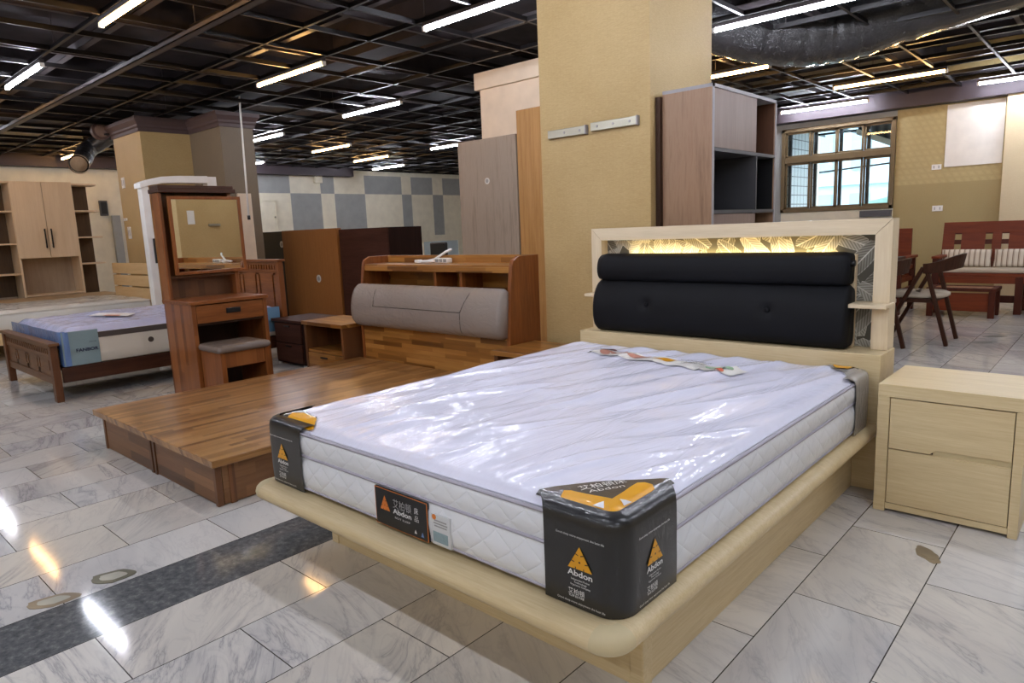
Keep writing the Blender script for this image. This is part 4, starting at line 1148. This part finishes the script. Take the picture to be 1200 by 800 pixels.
for x in (A0+.02, A1-.045): MB().box(x, x+.025, 1.47, 3.33, .14, .2555, .003).build('side_rail', M['darkred'], b2)  # rails coloured darker than the bed to paint in shade below the mattress
MB().box(A0+.045, A1-.045, 1.47, 3.33, .235, .255).build('slat_base', M['darkback'], b2)

m2 = thing('mattress', 'mattress draped in lavender blue plastic on the slatted walnut bed', 'mattress', (-6.72, 2.4, .256))
q0, q1, r0, r1 = -7.40, -6.005, 1.49, 3.30
m = MB(); m.loft([rr(q0+i, q1-i, r0+i, r1-i, .04, z) for i, z in ((.02, .257), (.002, .265), (0, .34), (.0, .45), (.004, .50))]); m.build('side_border', M['white_knit'], m2)
m = MB(); m.loft([rr(q0-.003, q1+.003, r0-.003, r1+.003, .043, z) for z in (.455, .478, .50)], caps=False); m.build('dark_band', M['dark_border'], m2)
def t2(u, v):
    x = q0+(q1-q0)*u; y = r0+(r1-r0)*v
    e = min(x-q0, q1-x, y-r0, r1-y)
    return (x, y, .497+.05*sst(e/.09)+(.016*noise.noise(Vector((x*7, y*5, 0)))+.01*abs(noise.noise(Vector((x*16, y*11, 3)))))*sst(e/.05))
m = MB(); m.grid(t2, 70, 90); m.build('plastic_sheet', M['blue_film'], m2)
def flap(path, zt, zb, mat, name, lab=None, amp=.006):
    R = []
    for k in range(9):
        z = zt+(zb-zt)*k/8
        R.append([(x+amp*noise.noise(Vector((x*9, y*9, z*7))), y+amp*noise.noise(Vector((y*9, x*9, z*7+5))), z) for x, y in path])
    m = MB(); m.loft(R, caps=False, closed=False); o = m.build(name, mat, m2)
    if lab: o['label'] = lab
    return o
P = []
for k in range(21): P.append((q0+.0+(q1-q0-.03)*k/20, r0-.008))
P += [(q1-.012, r0-.004), (q1+.004, r0+.012), (q1+.008, r0+.03)]
flap(P, .53, .40, M['blue_edge'], 'sheet_overhang', 'sky blue plastic hanging over the foot end', .007)
P = [(q1+.006, r0+.0+.02*k/10+.235*k/10) for k in range(11)]
sf = flap(P, .525, .262, M['blue_side'], 'sheet_corner', 'blue green printed plastic corner', .003)
P = [(q1-.05, r0-.010), (q1-.02, r0-.008), (q1+.006, r0+.01), (q1+.010, r0+.03), (q1+.010, r0+.05)]
flap(P, .525, .262, M['blue_edge'], 'sheet_edge', None, .002)
m = MB()
text_into(m, 'FANBOR', frame_M((q1+.011, 1.655, .365), (0, 1, 0), (0, 0, 1)), .034, .155, bold=.03)
text_into(m, 'mattress', frame_M((q1+.011, 1.70, .43), (0, 1, 0), (0, 0, 1)), .012, .05)
m.build('lettering', M['ink'], sf)
P = [(q1+.008, 3.06+.024*k) for k in range(11)]
flap(P, .53, .30, M['blue_bed'], 'sheet_corner', 'light blue plastic corner at the head end', .004)
MB().disc((q1+.003, 2.13, .385), .022, 'X', .006, 18).build('vent_eyelet', M['dark_border'], m2)
m = MB(); 
pc = [(-6.95, 2.05), (-6.55, 2.22), (-6.38, 2.10), (-6.78, 1.92)]
m.prism(pc, 'Z', .562, .565)
cd = m.build('printed_card', M['white'], m2)
MB().prism([(-6.66, 2.03), (-6.52, 2.09), (-6.46, 2.06), (-6.62, 1.99)], 'Z', .565, .566).build('orange_print', M['orange'], cd)

# ------------------------------------------------------------------ maple bed with pale plastic mattress, plank sheet and bookcase
b3 = thing('bed', 'light maple bed with a three slat headboard in front of the bookcase', 'bed', (-9.5, 2.3, 0))
C0, C1, D0, D1 = -10.16, -8.78, 1.1, 3.22
MB().box(C1-.03, C1, D0, D1, .17, .29, .003).build('side_rail', M['slatwood'], b3)
MB().box(C0, C0+.03, D0, D1, .17, .29, .003).build('side_rail', M['slatwood'], b3)
MB().box(C0, C1, D0, D0+.03, .17, .29, .003).build('foot_rail', M['slatwood'], b3)
MB().box(C0+.03, C1-.03, D0+.03, D1, .24, .265).build('slat_base', M['slatwood'], b3)
for x in (C0+.05, C1-.05):
    for y in (D0+.06, D1-.1): MB().box(x-.03, x+.03, y-.03, y+.03, 0, .24, .003).build('leg', M['slatwood'], b3)
for x in (C0+.01, C1-.06): MB().box(x, x+.05, 3.27, 3.31, .15, .9, .003).build('headboard_post', M['slatwood'], b3)
for k in range(5):
    z = .93-.155*k; MB().box(C0, C1, 3.235, 3.265, z-.136, z, .004).build('headboard_slat', M['slatwood'], b3)
m3 = thing('mattress', 'pale grey mattress in crinkled plastic on the light maple bed', 'mattress', (-9.5, 2.2, .27))
m = MB(); m.loft([rr(C0+.036+i, C1-.036-i, D0+.04+i, D1-.02-i, .05, z) for i, z in ((.02, .268), (0, .28), (0, .46), (.012, .49), (.05, .505))]); m.build('mattress_body', M['plas_mat'], m3)
def t3(u, v):
    x = C0+.036+(C1-C0-.072)*u; y = D0+.04+(D1-D0-.06)*v; e = min(x-C0-.036, C1-.036-x, y-D0-.04, D1-.02-y)
    return (x, y, .49+.03*sst(e/.1)+.02*abs(noise.noise(Vector((x*9, y*6, 0))))*sst(e/.04))
m = MB(); m.grid(t3, 50, 60); m.build('plastic_sheet', M['plas_mat'], m3)
dk = thing('storage_deck', 'low plank topped deck running along the foot of the bookcase', 'deck', (-10.6, 2.2, 0))
MB().box(-10.98, -10.2, .9, 3.36, .49, .515, .003).build('plank_top', M['plank'], dk)
MB().box(-10.98, -10.22, .92, 3.34, 0, .49, .002).build('deck_box', M['bookcase'], dk)

bc = thing('bookcase', 'pale maple bookcase with two tall doors, long black handles and dark open shelves', 'bookcase', (-11.15, 2.4, 0))
bx0, bx1 = -11.38, -11.0
MB().box(bx0, bx0+.015, 1.2, 3.25, .0, 2.03).build('back_board', M['bookin'], bc)
for y in (1.2, 2.395, 3.10): MB().box(bx0, bx1, y, y+.025, 0, 2.045, .001).build('upright', M['bookcase'], bc)
MB().box(bx0, bx1, 1.2, 3.125, 2.02, 2.045, .001).build('top_board', M['bookcase'], bc)
MB().box(bx0+.016, bx0+.02, 1.225, 2.395, .52, 2.02).build('dark_back', M['bookdark'], bc)
for z in (1.665, 1.24, .84): MB().box(bx0+.02, bx1-.01, 1.225, 2.395, z-.02, z, .001).build('shelf', M['bookcase'], bc)
MB().box(bx0, bx1, 2.42, 3.10, 1.03, 1.05, .001).box(bx0, bx1, 2.42, 3.10, .52, .54, .001).each('niche_shelf', M['bookcase'], bc)
for y0, y1, hy in ((2.40, 2.758, 2.725), (2.764, 3.12, 2.80)):
    d = MB().box(bx1, bx1+.018, y0, y1, 1.035, 2.04, .002).build('door', M['bookcase'], bc)
    MB().bar((bx1+.04, hy, 1.16), (bx1+.04, hy, 1.42), .014, .014).bar((bx1+.018, hy, 1.18), (bx1+.045, hy, 1.18), .012, .012).bar((bx1+.018, hy, 1.40), (bx1+.045, hy, 1.40), .012, .012).build('handle', M['black'], d)
MB().box(bx0+.02, bx0+.04, 3.125, 3.40, .3, 2.02).build('dark_back', M['bookdark'], bc)
for z in (2.03, 1.665, 1.30, .93):
    P = [(bx0+.04, 3.125), (bx1-.02, 3.125)]+[(bx1-.02-.30*math.sin(PI/2*k/8)**1.0*.55, 3.125+.36*(1-math.cos(PI/2*k/8))**.5*1.0) for k in range(1, 9)]+[(bx0+.04, 3.485)]
    P = [(bx0+.04, 3.125), (bx1-.02, 3.125), (bx1-.02, 3.36), (bx1-.05, 3.43), (bx1-.12, 3.47), (bx0+.04, 3.47)]
    MB().prism(P, 'Z', z-.02, z).build('end_shelf', M['bookcase'], bc)

# white arched frame, cream board
wf = thing('arched_frame', 'tall white frame with a curved top standing behind the dressing mirror', 'frame', (-8.05, 3.35, 0))
MB().box(-8.12, -8.0, 2.935, 3.01, 0, 1.78, .004).build('post', M['white'], wf)
MB().box(-8.12, -8.0, 3.66, 3.77, 0, 1.9, .004).build('post', M['white'], wf)
top = [(2.92, 1.76), (3.02, 1.79), (3.15, 1.815), (3.35, 1.825), (3.66, 1.825), (3.66, 1.905), (3.35, 1.90), (3.15, 1.885), (3.02, 1.855), (2.92, 1.815)]
MB().prism(top, 'X', -8.16, -7.985, .003).build('curved_rail', M['white'], wf)
MB().box(-8.115, -8.10, 3.01, 3.66, .05, 1.80).build('back_sheet', M['oak'], wf)
MB().box(-7.999, -7.97, 2.985, 3.0, .95, 1.22, .004).build('pull_handle', M['black'], wf)
single('board', MB().box(-8.33, -8.29, 4.16, 4.33, 0, 1.735, .002), M['peach_wall'], 'narrow cream board standing against the stepped column, next to the hanging cord', 'board', (-8.31, 4.25, 0))

# ------------------------------------------------------------------ dark boards in the middle distance
def board(name, x0, x1, y0, y1, z1, mat, label, sticker=None, mats=None):
    t = thing(name, label, 'board', ((x0+x1)/2, (y0+y1)/2, 0))
    MB().box(x0, x1, y0, y1, 0, z1, .002).build('panel_sheet', mat, t)
    if sticker:
        sx, sz, r = sticker
        s = MB().disc((sx, y0-.0015, sz), r, 'Y', .003, 24).build('round_sticker', M['silverpl'], t)
        MB().disc((sx, y0-.0035, sz), r*.62, 'Y', .002, 20).build('sticker_print', M['gprint'], s)
    return t
board('headboard_panel', -9.85, -8.84, 5.03, 5.09, 1.26, M['black_board'], 'black headboard board with a round sticker near its top corner', (-8.90, 1.08, .045))
board('headboard_panel', -8.82, -7.49, 5.0, 5.07, 1.265, M['brown_board'], 'brown teak headboard board with a round sticker low in its middle', (-7.98, .62, .05))
t = thing('cabinet', 'dark wenge cabinet standing beside the brown teak board', 'cabinet', (-6.9, 5.2, 0))
MB().box(-7.44, -6.46, 5.02, 5.52, 0, 1.245, .002).build('carcass', M['wengeZ'], t)
MB().box(-7.44, -6.46, 5.0, 5.019, .0, 1.245, .002).build('door', M['wenge'], t)
t2_ = thing('office_chair', 'black chair back peeping out behind the wenge cabinet', 'chair', (-9.6, 8.6, 0))
MB().box(-9.75, -9.3, 8.5, 8.56, .55, .98, .03).build('backrest', M['black'], t2_)
MB().box(-9.75, -9.3, 8.05, 8.5, .42, .48, .02).build('seat', M['black'], t2_)
for x in (-9.72, -9.33):
    for y in (8.08, 8.53): MB().box(x-.015, x+.015, y-.015, y+.015, 0, .55).build('leg', M['black'], t2_)

board('wardrobe_panel', -5.295, -4.49, 5.08, 5.14, 2.065, M['greyoak'], 'tall grey oak board with a round sticker, beside the honey oak board', (-4.889, 1.652, .032))
single('wardrobe_panel', MB().box(-4.48, -3.86, 5.09, 5.15, 0, 2.275, .002), M['oak'], 'tall honey oak board standing between the grey oak board and the gold pillar', 'board', (-4.17, 5.12, 0))
# bars and papers on the pillar
def rail_bar(x0, x1, z, label):
    t = thing('wall_rail', label, 'wall bracket', ((x0+x1)/2, 3.41, z))
    MB().box(x0, x1, 3.395, 3.42, z-.024, z+.024, .002).build('rail_bar', M['steel'], t)
    m = MB()
    for f in ((.15, .5, .85) if x0 > -2.5 else (.45, .85)): m.disc((x0+(x1-x0)*f, 3.394, z), .007, 'Y', .004, 12)
    m.box(x1-.006, x1+.003, 3.393, 3.42, z-.026, z+.026)
    m.build('screw_heads', M['greytrim'], t)
rail_bar(-2.735, -2.45, 1.727, 'shorter steel mounting bar on the gold pillar, next to the honey oak board')
rail_bar(-2.415, -2.10, 1.735, 'longer steel mounting bar on the gold pillar, nearer the tall cabinet')
single('paper_notice', MB().box(-2.816, -2.8105, 3.53, 3.61, 1.36, 1.51), M['white'], 'white paper notice on the side of the gold pillar, reflected in the dressing mirror', 'notice', (-2.813, 3.57, 1.36))
single('wall_rail', MB().box(-2.83, -2.8105, 3.765, 3.905, 1.335, 1.36, .003), M['steel'], 'steel bar on the side of the gold pillar, reflected in the dressing mirror', 'wall bracket', (-2.82, 3.83, 1.335))

# ------------------------------------------------------------------ tall cabinet by the pillar
tc_ = thing('display_cabinet', 'tall rose walnut cabinet with black open cubbies, beside the gold pillar', 'cabinet', (-1.85, 3.93, 0))
TX0, TX1, TY0, TY1, TZ = -2.0, -1.70, 3.50, 4.36, 1.88
MB().box(TX0, TX1-.004, TY0, TY0+.02, 0, TZ-.004).build('side_panel', M['pinkwal'], tc_)
MB().box(TX0, TX1-.004, TY1-.02, TY1, 0, TZ-.004).build('side_panel', M['pinkwal'], tc_)
MB().box(-2.026, TX0, TY0-.03, TY1, 0, TZ-.03).build('back_panel', M['darkback'], tc_)
MB().box(TX0, TX1, TY0-.001, TY1, TZ-.018, TZ).box(TX1-.006, TX1, TY0-.001, TY0+.016, 0, TZ).box(TX1-.006, TX1, TY1-.016, TY1, 0, TZ).build('edge_band', M['greytrim'], tc_)
zA, zB, yM = 1.545, 1.215, 4.07
MB().box(TX0, TX1, TY0+.016, TY1-.016, zA-.009, zA+.009).box(TX0, TX1, TY0+.016, TY1-.016, zB-.009, zB+.009).box(TX0, TX1, yM-.006, yM+.006, zB, zA).build('cubby_divider', M['darktrim'], tc_)
MB().box(TX0, TX1-.02, yM-.008, yM+.008, zA+.009, TZ-.018).box(TX0, TX1-.02, yM-.008, yM+.008, 0, zB-.009).build('divider', M['darkback'], tc_)
MB().box(TX1-.02, TX1-.003, TY0+.018, yM-.004, zA+.011, TZ-.02, .001).build('door', M['pinkwal2'], tc_)
MB().box(TX1-.02, TX1-.003, TY0+.018, yM-.004, .05, zB-.012, .001).build('door', M['pinkwal2'], tc_)
MB().box(TX0+.002, TX0+.006, TY0+.02, TY1-.02, zB, zA).box(TX0+.006, TX1-.01, TY0+.02, TY0+.024, zB+.01, zA-.01).box(TX0+.006, TX1-.01, TY1-.024, TY1-.02, zB+.01, zA-.01).box(TX0+.006, TX1-.01, TY0+.024, TY1-.024, zB+.009, zB+.012).build('cubby_lining', M['blackhole'], tc_)
MB().box(TX0+.002, TX0+.006, yM, TY1-.02, zA+.01, TZ-.02).box(TX0+.006, TX1-.008, TY1-.024, TY1-.02, zA+.01, TZ-.02).build('upper_lining', wood('umber_lining', (70, 44, 30), (92, 60, 42), 'Z', 1, .5), tc_)
MB().box(TX0+.01, TX1-.02, TY0+.03, TY1-.03, 0, .05).build('plinth', M['darkback'], tc_)

# ------------------------------------------------------------------ dining corner
tb = thing('dining_table', 'dark timber dining table behind the chairs with pale seats', 'table', (-2.15, 6.7, 0))
MB().box(-2.6, -1.66, 5.7, 7.6, .715, .75, .006).build('table_top', M['chairwood'], tb)
MB().box(-2.5, -1.76, 5.8, 7.5, .64, .715).build('apron', M['chairwood'], tb)
for x in (-2.5, -1.82):
    for y in (5.82, 7.42): MB().box(x, x+.06, y, y+.06, 0, .64, .004).build('leg', M['chairwood'], tb)
CH = (-1.42, 7.14, 0)
ch = thing('dining_chair', 'dark curved back dining chair with a pale seat, fully seen beside the lit headboard', 'chair', CH, 'dining chairs along the timber table')
def arc_back(n=24):
    P = []
    for k in range(n+1):
        a = -PI/2+PI*k/n; s = abs(math.sin(a))
        P.append((-1.36+.24*math.cos(a)*1.0, 7.14+.265*math.sin(a), .735-.055*s**3))
    return P
R0 = arc_back(); m = MB(); rings = []
for k, p in enumerate(R0):
    q = Vector((p[0]+1.36, (p[1]-7.14), 0)); q.normalize(); h = .062-.018*abs(math.sin(-PI/2+PI*k/24))**4
    i_ = Vector(p); t_ = .011
    rings.append([i_-q*t_+Vector((0, 0, -h)), i_+q*t_+Vector((0, 0, -h)), i_+q*(t_+.022)+Vector((0, 0, h)), i_+q*.022-q*t_+Vector((0, 0, h))])
m.loft(rings, smooth=False); m.build('backrest', M['chairwood'], ch)
for s in (-1, 1):
    y = 7.14+s*.235; yb = 7.14+s*.225
    MB().bar((-1.16, yb, 0), (-1.345, y+s*.012, .70), .032, .045, .006, up=(0, 1, 0)).build('leg', M['chairwood'], ch)
    MB().bar((-1.70, yb, 0), (-1.365, y+s*.012, .69), .032, .045, .006, up=(0, 1, 0)).build('leg', M['chairwood'], ch)
MB().box(-1.55, -1.27, 7.14-.22, 7.14+.22, .375, .41, .004).build('seat_frame', M['chairwood'], ch)
m = MB(); m.loft([rr(-1.66+i, -1.20-i, 6.925+i, 7.355-i, .15, z) for i, z in ((.03, .408), (.0, .42), (.0, .445), (.03, .462), (.1, .467))]); m.build('seat', M['seatfab'], ch)
dup(ch, (-.27, -.74, 0), 'dark curved back dining chair mostly hidden by the lit headboard frame')

bn = thing('bench_sofa', 'long cherry wood bench sofa with square cut outs in its back', 'bench', (-.8, 9.7, 0))
L0, L1 = -1.76, .15
def bp(x0, x1, z0, z1, mi=0, d=.03):
    """board in the leaning back"""
    yy = lambda z: 9.78+.22*(z-.5)
    m = MB(); m.prism([(yy(z0), z0), (yy(z1), z1), (yy(z1)+d, z1), (yy(z0)+d, z0)], 'X', x0, x1, .002); return m
bp(L0, L1, .90, 1.03).build('back_top_rail', M['redbench'], bn)
bp(L0, L1, .50, .60).build('back_bottom_rail', M['redbench'], bn)
hx = [-1.60, -1.29, -1.13, -.72, -.40, -.12]
hw = .035; prev = L0
for k, x in enumerate(hx):
    bp(prev, x-hw, .60, .90, 0, .026).build('back_board', M['redbench'], bn); prev = x+hw
    for z0, z1 in ((.60, .69), (.765, .82), (.885, .90)): bp(x-hw, x+hw, z0, z1, 0, .022).build('cross_bar', M['redbenchZ'], bn)
bp(prev, L1, .60, .90, 0, .026).build('back_board', M['redbench'], bn)
MB().box(L0+.002, L1-.002, 9.35, 9.80, .42, .455, .004).build('seat', M['redbench'], bn)
MB().box(L0+.005, L1-.005, 9.347, 9.375, .34, .418, .004).build('seat_rail', M['redbench'], bn)
MB().box(L0, L1, 9.42, 9.45, .12, .20, .004).build('stretcher', M['redbenchZ'], bn)
for x in (L0, L1-.07, -.95):
    MB().box(x-.001, x+.071, 9.335, 9.41, 0, .62 if x != -.95 else .415, .004).build('leg', M['redbenchZ'], bn)
    MB().box(x, x+.07, 9.76, 9.82, 0, .55, .004).build('leg', M['redbenchZ'], bn)
for x in (L0, L1-.07): MB().box(x-.01, x+.08, 9.32, 9.84, .62, .65, .006).build('armrest', M['redbench'], bn)
MB().box(L0+.05, L1-.05, 9.38, 9.76, .456, .50, .015).build('seat_pad', M['seatfab'], bn)
def pillow(x0, x1, label):
    yy = lambda z: 9.722+.22*(z-.5)
    R = []; n = 14; m = MB()
    def f(sgn):
        def g(u, v):
            x = x0+(x1-x0)*u; z = .508+.20*v
            pin = (1-(2*u-1)**4)*(1-(2*v-1)**4)
            cx = (x0+x1)/2; k = 1-.04*(1-abs(2*v-1))
            return (cx+(x-cx)*k, yy(z)+sgn*.04*pin**.6, z)
        return g
    m.grid(f(-1), 24, 12).grid(f(1), 24, 12)
    t = thing('cushion', label, 'cushion', ((x0+x1)/2, 9.74, .505), 'striped cushions on the cherry bench')
    m.build('cover', M['stripe'], t)
    yv = yy(.7)
    k = MB().tube([(x0, yy(.505), .506), (x0+.01, yy(.6), .6), (x0, yv, .705), ((x0+x1)/2, yv, .698), (x1, yv, .705), (x1-.01, yy(.6), .6), (x1, yy(.505), .506)], .005, 6)
    k.build('piping', M['seatfab'], t)
pillow(-1.74, -1.24, 'striped cushion at the end of the cherry bench, before the first cut outs')
pillow(-1.21, -.71, 'striped cushion on the cherry bench, cut off by the picture edge')
ct = thing('coffee_table', 'low cherry coffee table with a woven lattice top before the bench', 'table', (-1.3, 9.1, 0))
K0, K1, J0, J1 = -1.72, -1.06, 8.88, 9.28
MB().box(K0, K1, J0, J0+.06, .29, .325, .003).box(K0, K1, J1-.06, J1, .29, .325, .003).box(K0, K0+.06, J0+.06, J1-.06, .29, .325, .003).box(K1-.06, K1, J0+.06, J1-.06, .29, .325, .003).build('top_frame', M['redbenchZ'], ct)
MB().box(K0+.06, K1-.06, J0+.06, J1-.06, .295, .318).build('lattice_top', M['lattice'], ct)
for x in (K0+.01, K1-.07):
    for y in (J0+.01, J1-.07): MB().box(x, x+.06, y, y+.06, 0, .29, .003).build('leg', M['redbenchZ'], ct)
MB().box(K0+.07, K1-.07, J0+.03, J0+.05, .07, .27).build('front_board', M['redbench'], ct)
ac = thing('armchair', 'cherry wood armchair with slatted side, mostly hidden behind the dining chair', 'chair', (-2.3, 9.2, 0))
for x in (-2.62, -2.0):
    for y in (8.85, 9.5): MB().box(x-.03, x+.03, y-.03, y+.03, 0, .63, .003).build('leg', M['redbenchZ'], ac)
    MB().box(x-.045, x+.045, 8.8, 9.56, .63, .66, .005).build('armrest', M['redbench'], ac)
    m = MB()
    for z in (.12, .24, .36, .50): m.box(x-.012, x+.012, 8.88, 9.47, z, z+.05)
    m.each('side_slat', M['redbench'], ac)
MB().box(-2.6, -2.02, 8.84, 9.5, .38, .42, .004).build('seat', M['redbench'], ac)
MB().box(-2.57, -2.05, 8.84, 9.42, .422, .50, .025).build('seat_cushion', M['seatfab'], ac)
MB().box(-2.6, -2.02, 9.48, 9.52, .42, .98, .004).build('backrest', M['redbench'], ac)
# repaired patches in the marble floor
def patch(x, y, a, l, w_, label, mats):
    P = []
    for k in range(22):
        t = 2*PI*k/22; r = 1+.28*noise.noise(Vector((math.cos(t)*2, math.sin(t)*2, x)))
        px = l*math.cos(t)*r*(abs(math.cos(t))**.25); py = w_*math.sin(t)*r
        P.append((x+px*math.cos(a)-py*math.sin(a), y+px*math.sin(a)+py*math.cos(a)))
    t = thing('floor_patch', label, 'floor patch', (x, y, 0))
    MB().prism(P, 'Z', .0002, .0016).build('rim_filler', mats[0], t)
    Q = [(x+(p[0]-x)*.62, y+(p[1]-y)*.62) for p in P]
    MB().prism(Q, 'Z', .0016, .0024).build('patch_face', mats[1], t)
olive = plain('olive_grout', (84, 82, 60), .4, var=.4); stone = plain('pale_grout_face', (160, 158, 142), .35, var=.25); tan_ = plain('tan_grout', (134, 118, 92), .45, var=.35); pit = plain('dark_grout', (92, 90, 84), .5, var=.2)
patch(-2.62, .70, 1.1, .072, .046, 'oval olive repair patch in the marble next to the dark stripe, rounder one', (olive, stone))
patch(-2.60, .51, 1.2, .078, .040, 'almond shaped tan repair patch in the marble overlapping the dark stripe', (tan_, stone))
patch(-.45, 2.58, 2.2, .065, .03, 'brown chipped patch on the floor tile before the cream nightstand', (tan_, tan_))
patch(-.90, 7.66, .8, .11, .05, 'dark oval spot on the far floor before the bench, farther one', (pit, pit))
patch(-.93, 7.27, .8, .11, .05, 'dark oval spot on the far floor before the bench, nearer one', (pit, pit))

# ------------------------------------------------------------------ camera, daylight, view
yaw, pitch, roll, F = -.7402, .16359, -.04045, 800.55
cyw, syw, cp_, sp__ = math.cos(yaw), math.sin(yaw), math.cos(pitch), math.sin(pitch)
fwd = Vector((syw*cp_, cyw*cp_, -sp__)); rt = Vector((cyw, -syw, 0)); up = rt.cross(fwd)
c, s = math.cos(roll), math.sin(roll)
rt, up = c*rt+s*up, -s*rt+c*up
cam = bpy.data.cameras.new('camera'); co = bpy.data.objects.new('camera', cam); COL.objects.link(co)
R = Matrix((rt, up, -fwd)).transposed().to_4x4(); R.translation = (0, 0, 1.17); co.matrix_world = R
cam.sensor_width = 36; cam.lens = F/1200*36; cam.clip_start = .05; cam.clip_end = 200
SC.camera = co
w = bpy.data.worlds.new('daylight'); SC.world = w; w.use_nodes = True
bg = w.node_tree.nodes['Background']; bg.inputs['Color'].default_value = (.86, .94, 1, 1); bg.inputs['Strength'].default_value = 1.9
SC.view_settings.view_transform = 'Standard'; SC.view_settings.look = 'None'
SC.view_settings.exposure = 1.45; SC.view_settings.gamma = 1; SC.view_settings.use_curve_mapping = False
SC.cycles.use_denoising = True
SC.cycles.max_bounces = 7; SC.cycles.diffuse_bounces = 4; SC.cycles.glossy_bounces = 4
SC.cycles.sample_clamp_indirect = 6
SC.cycles.caustics_reflective = False; SC.cycles.caustics_refractive = False
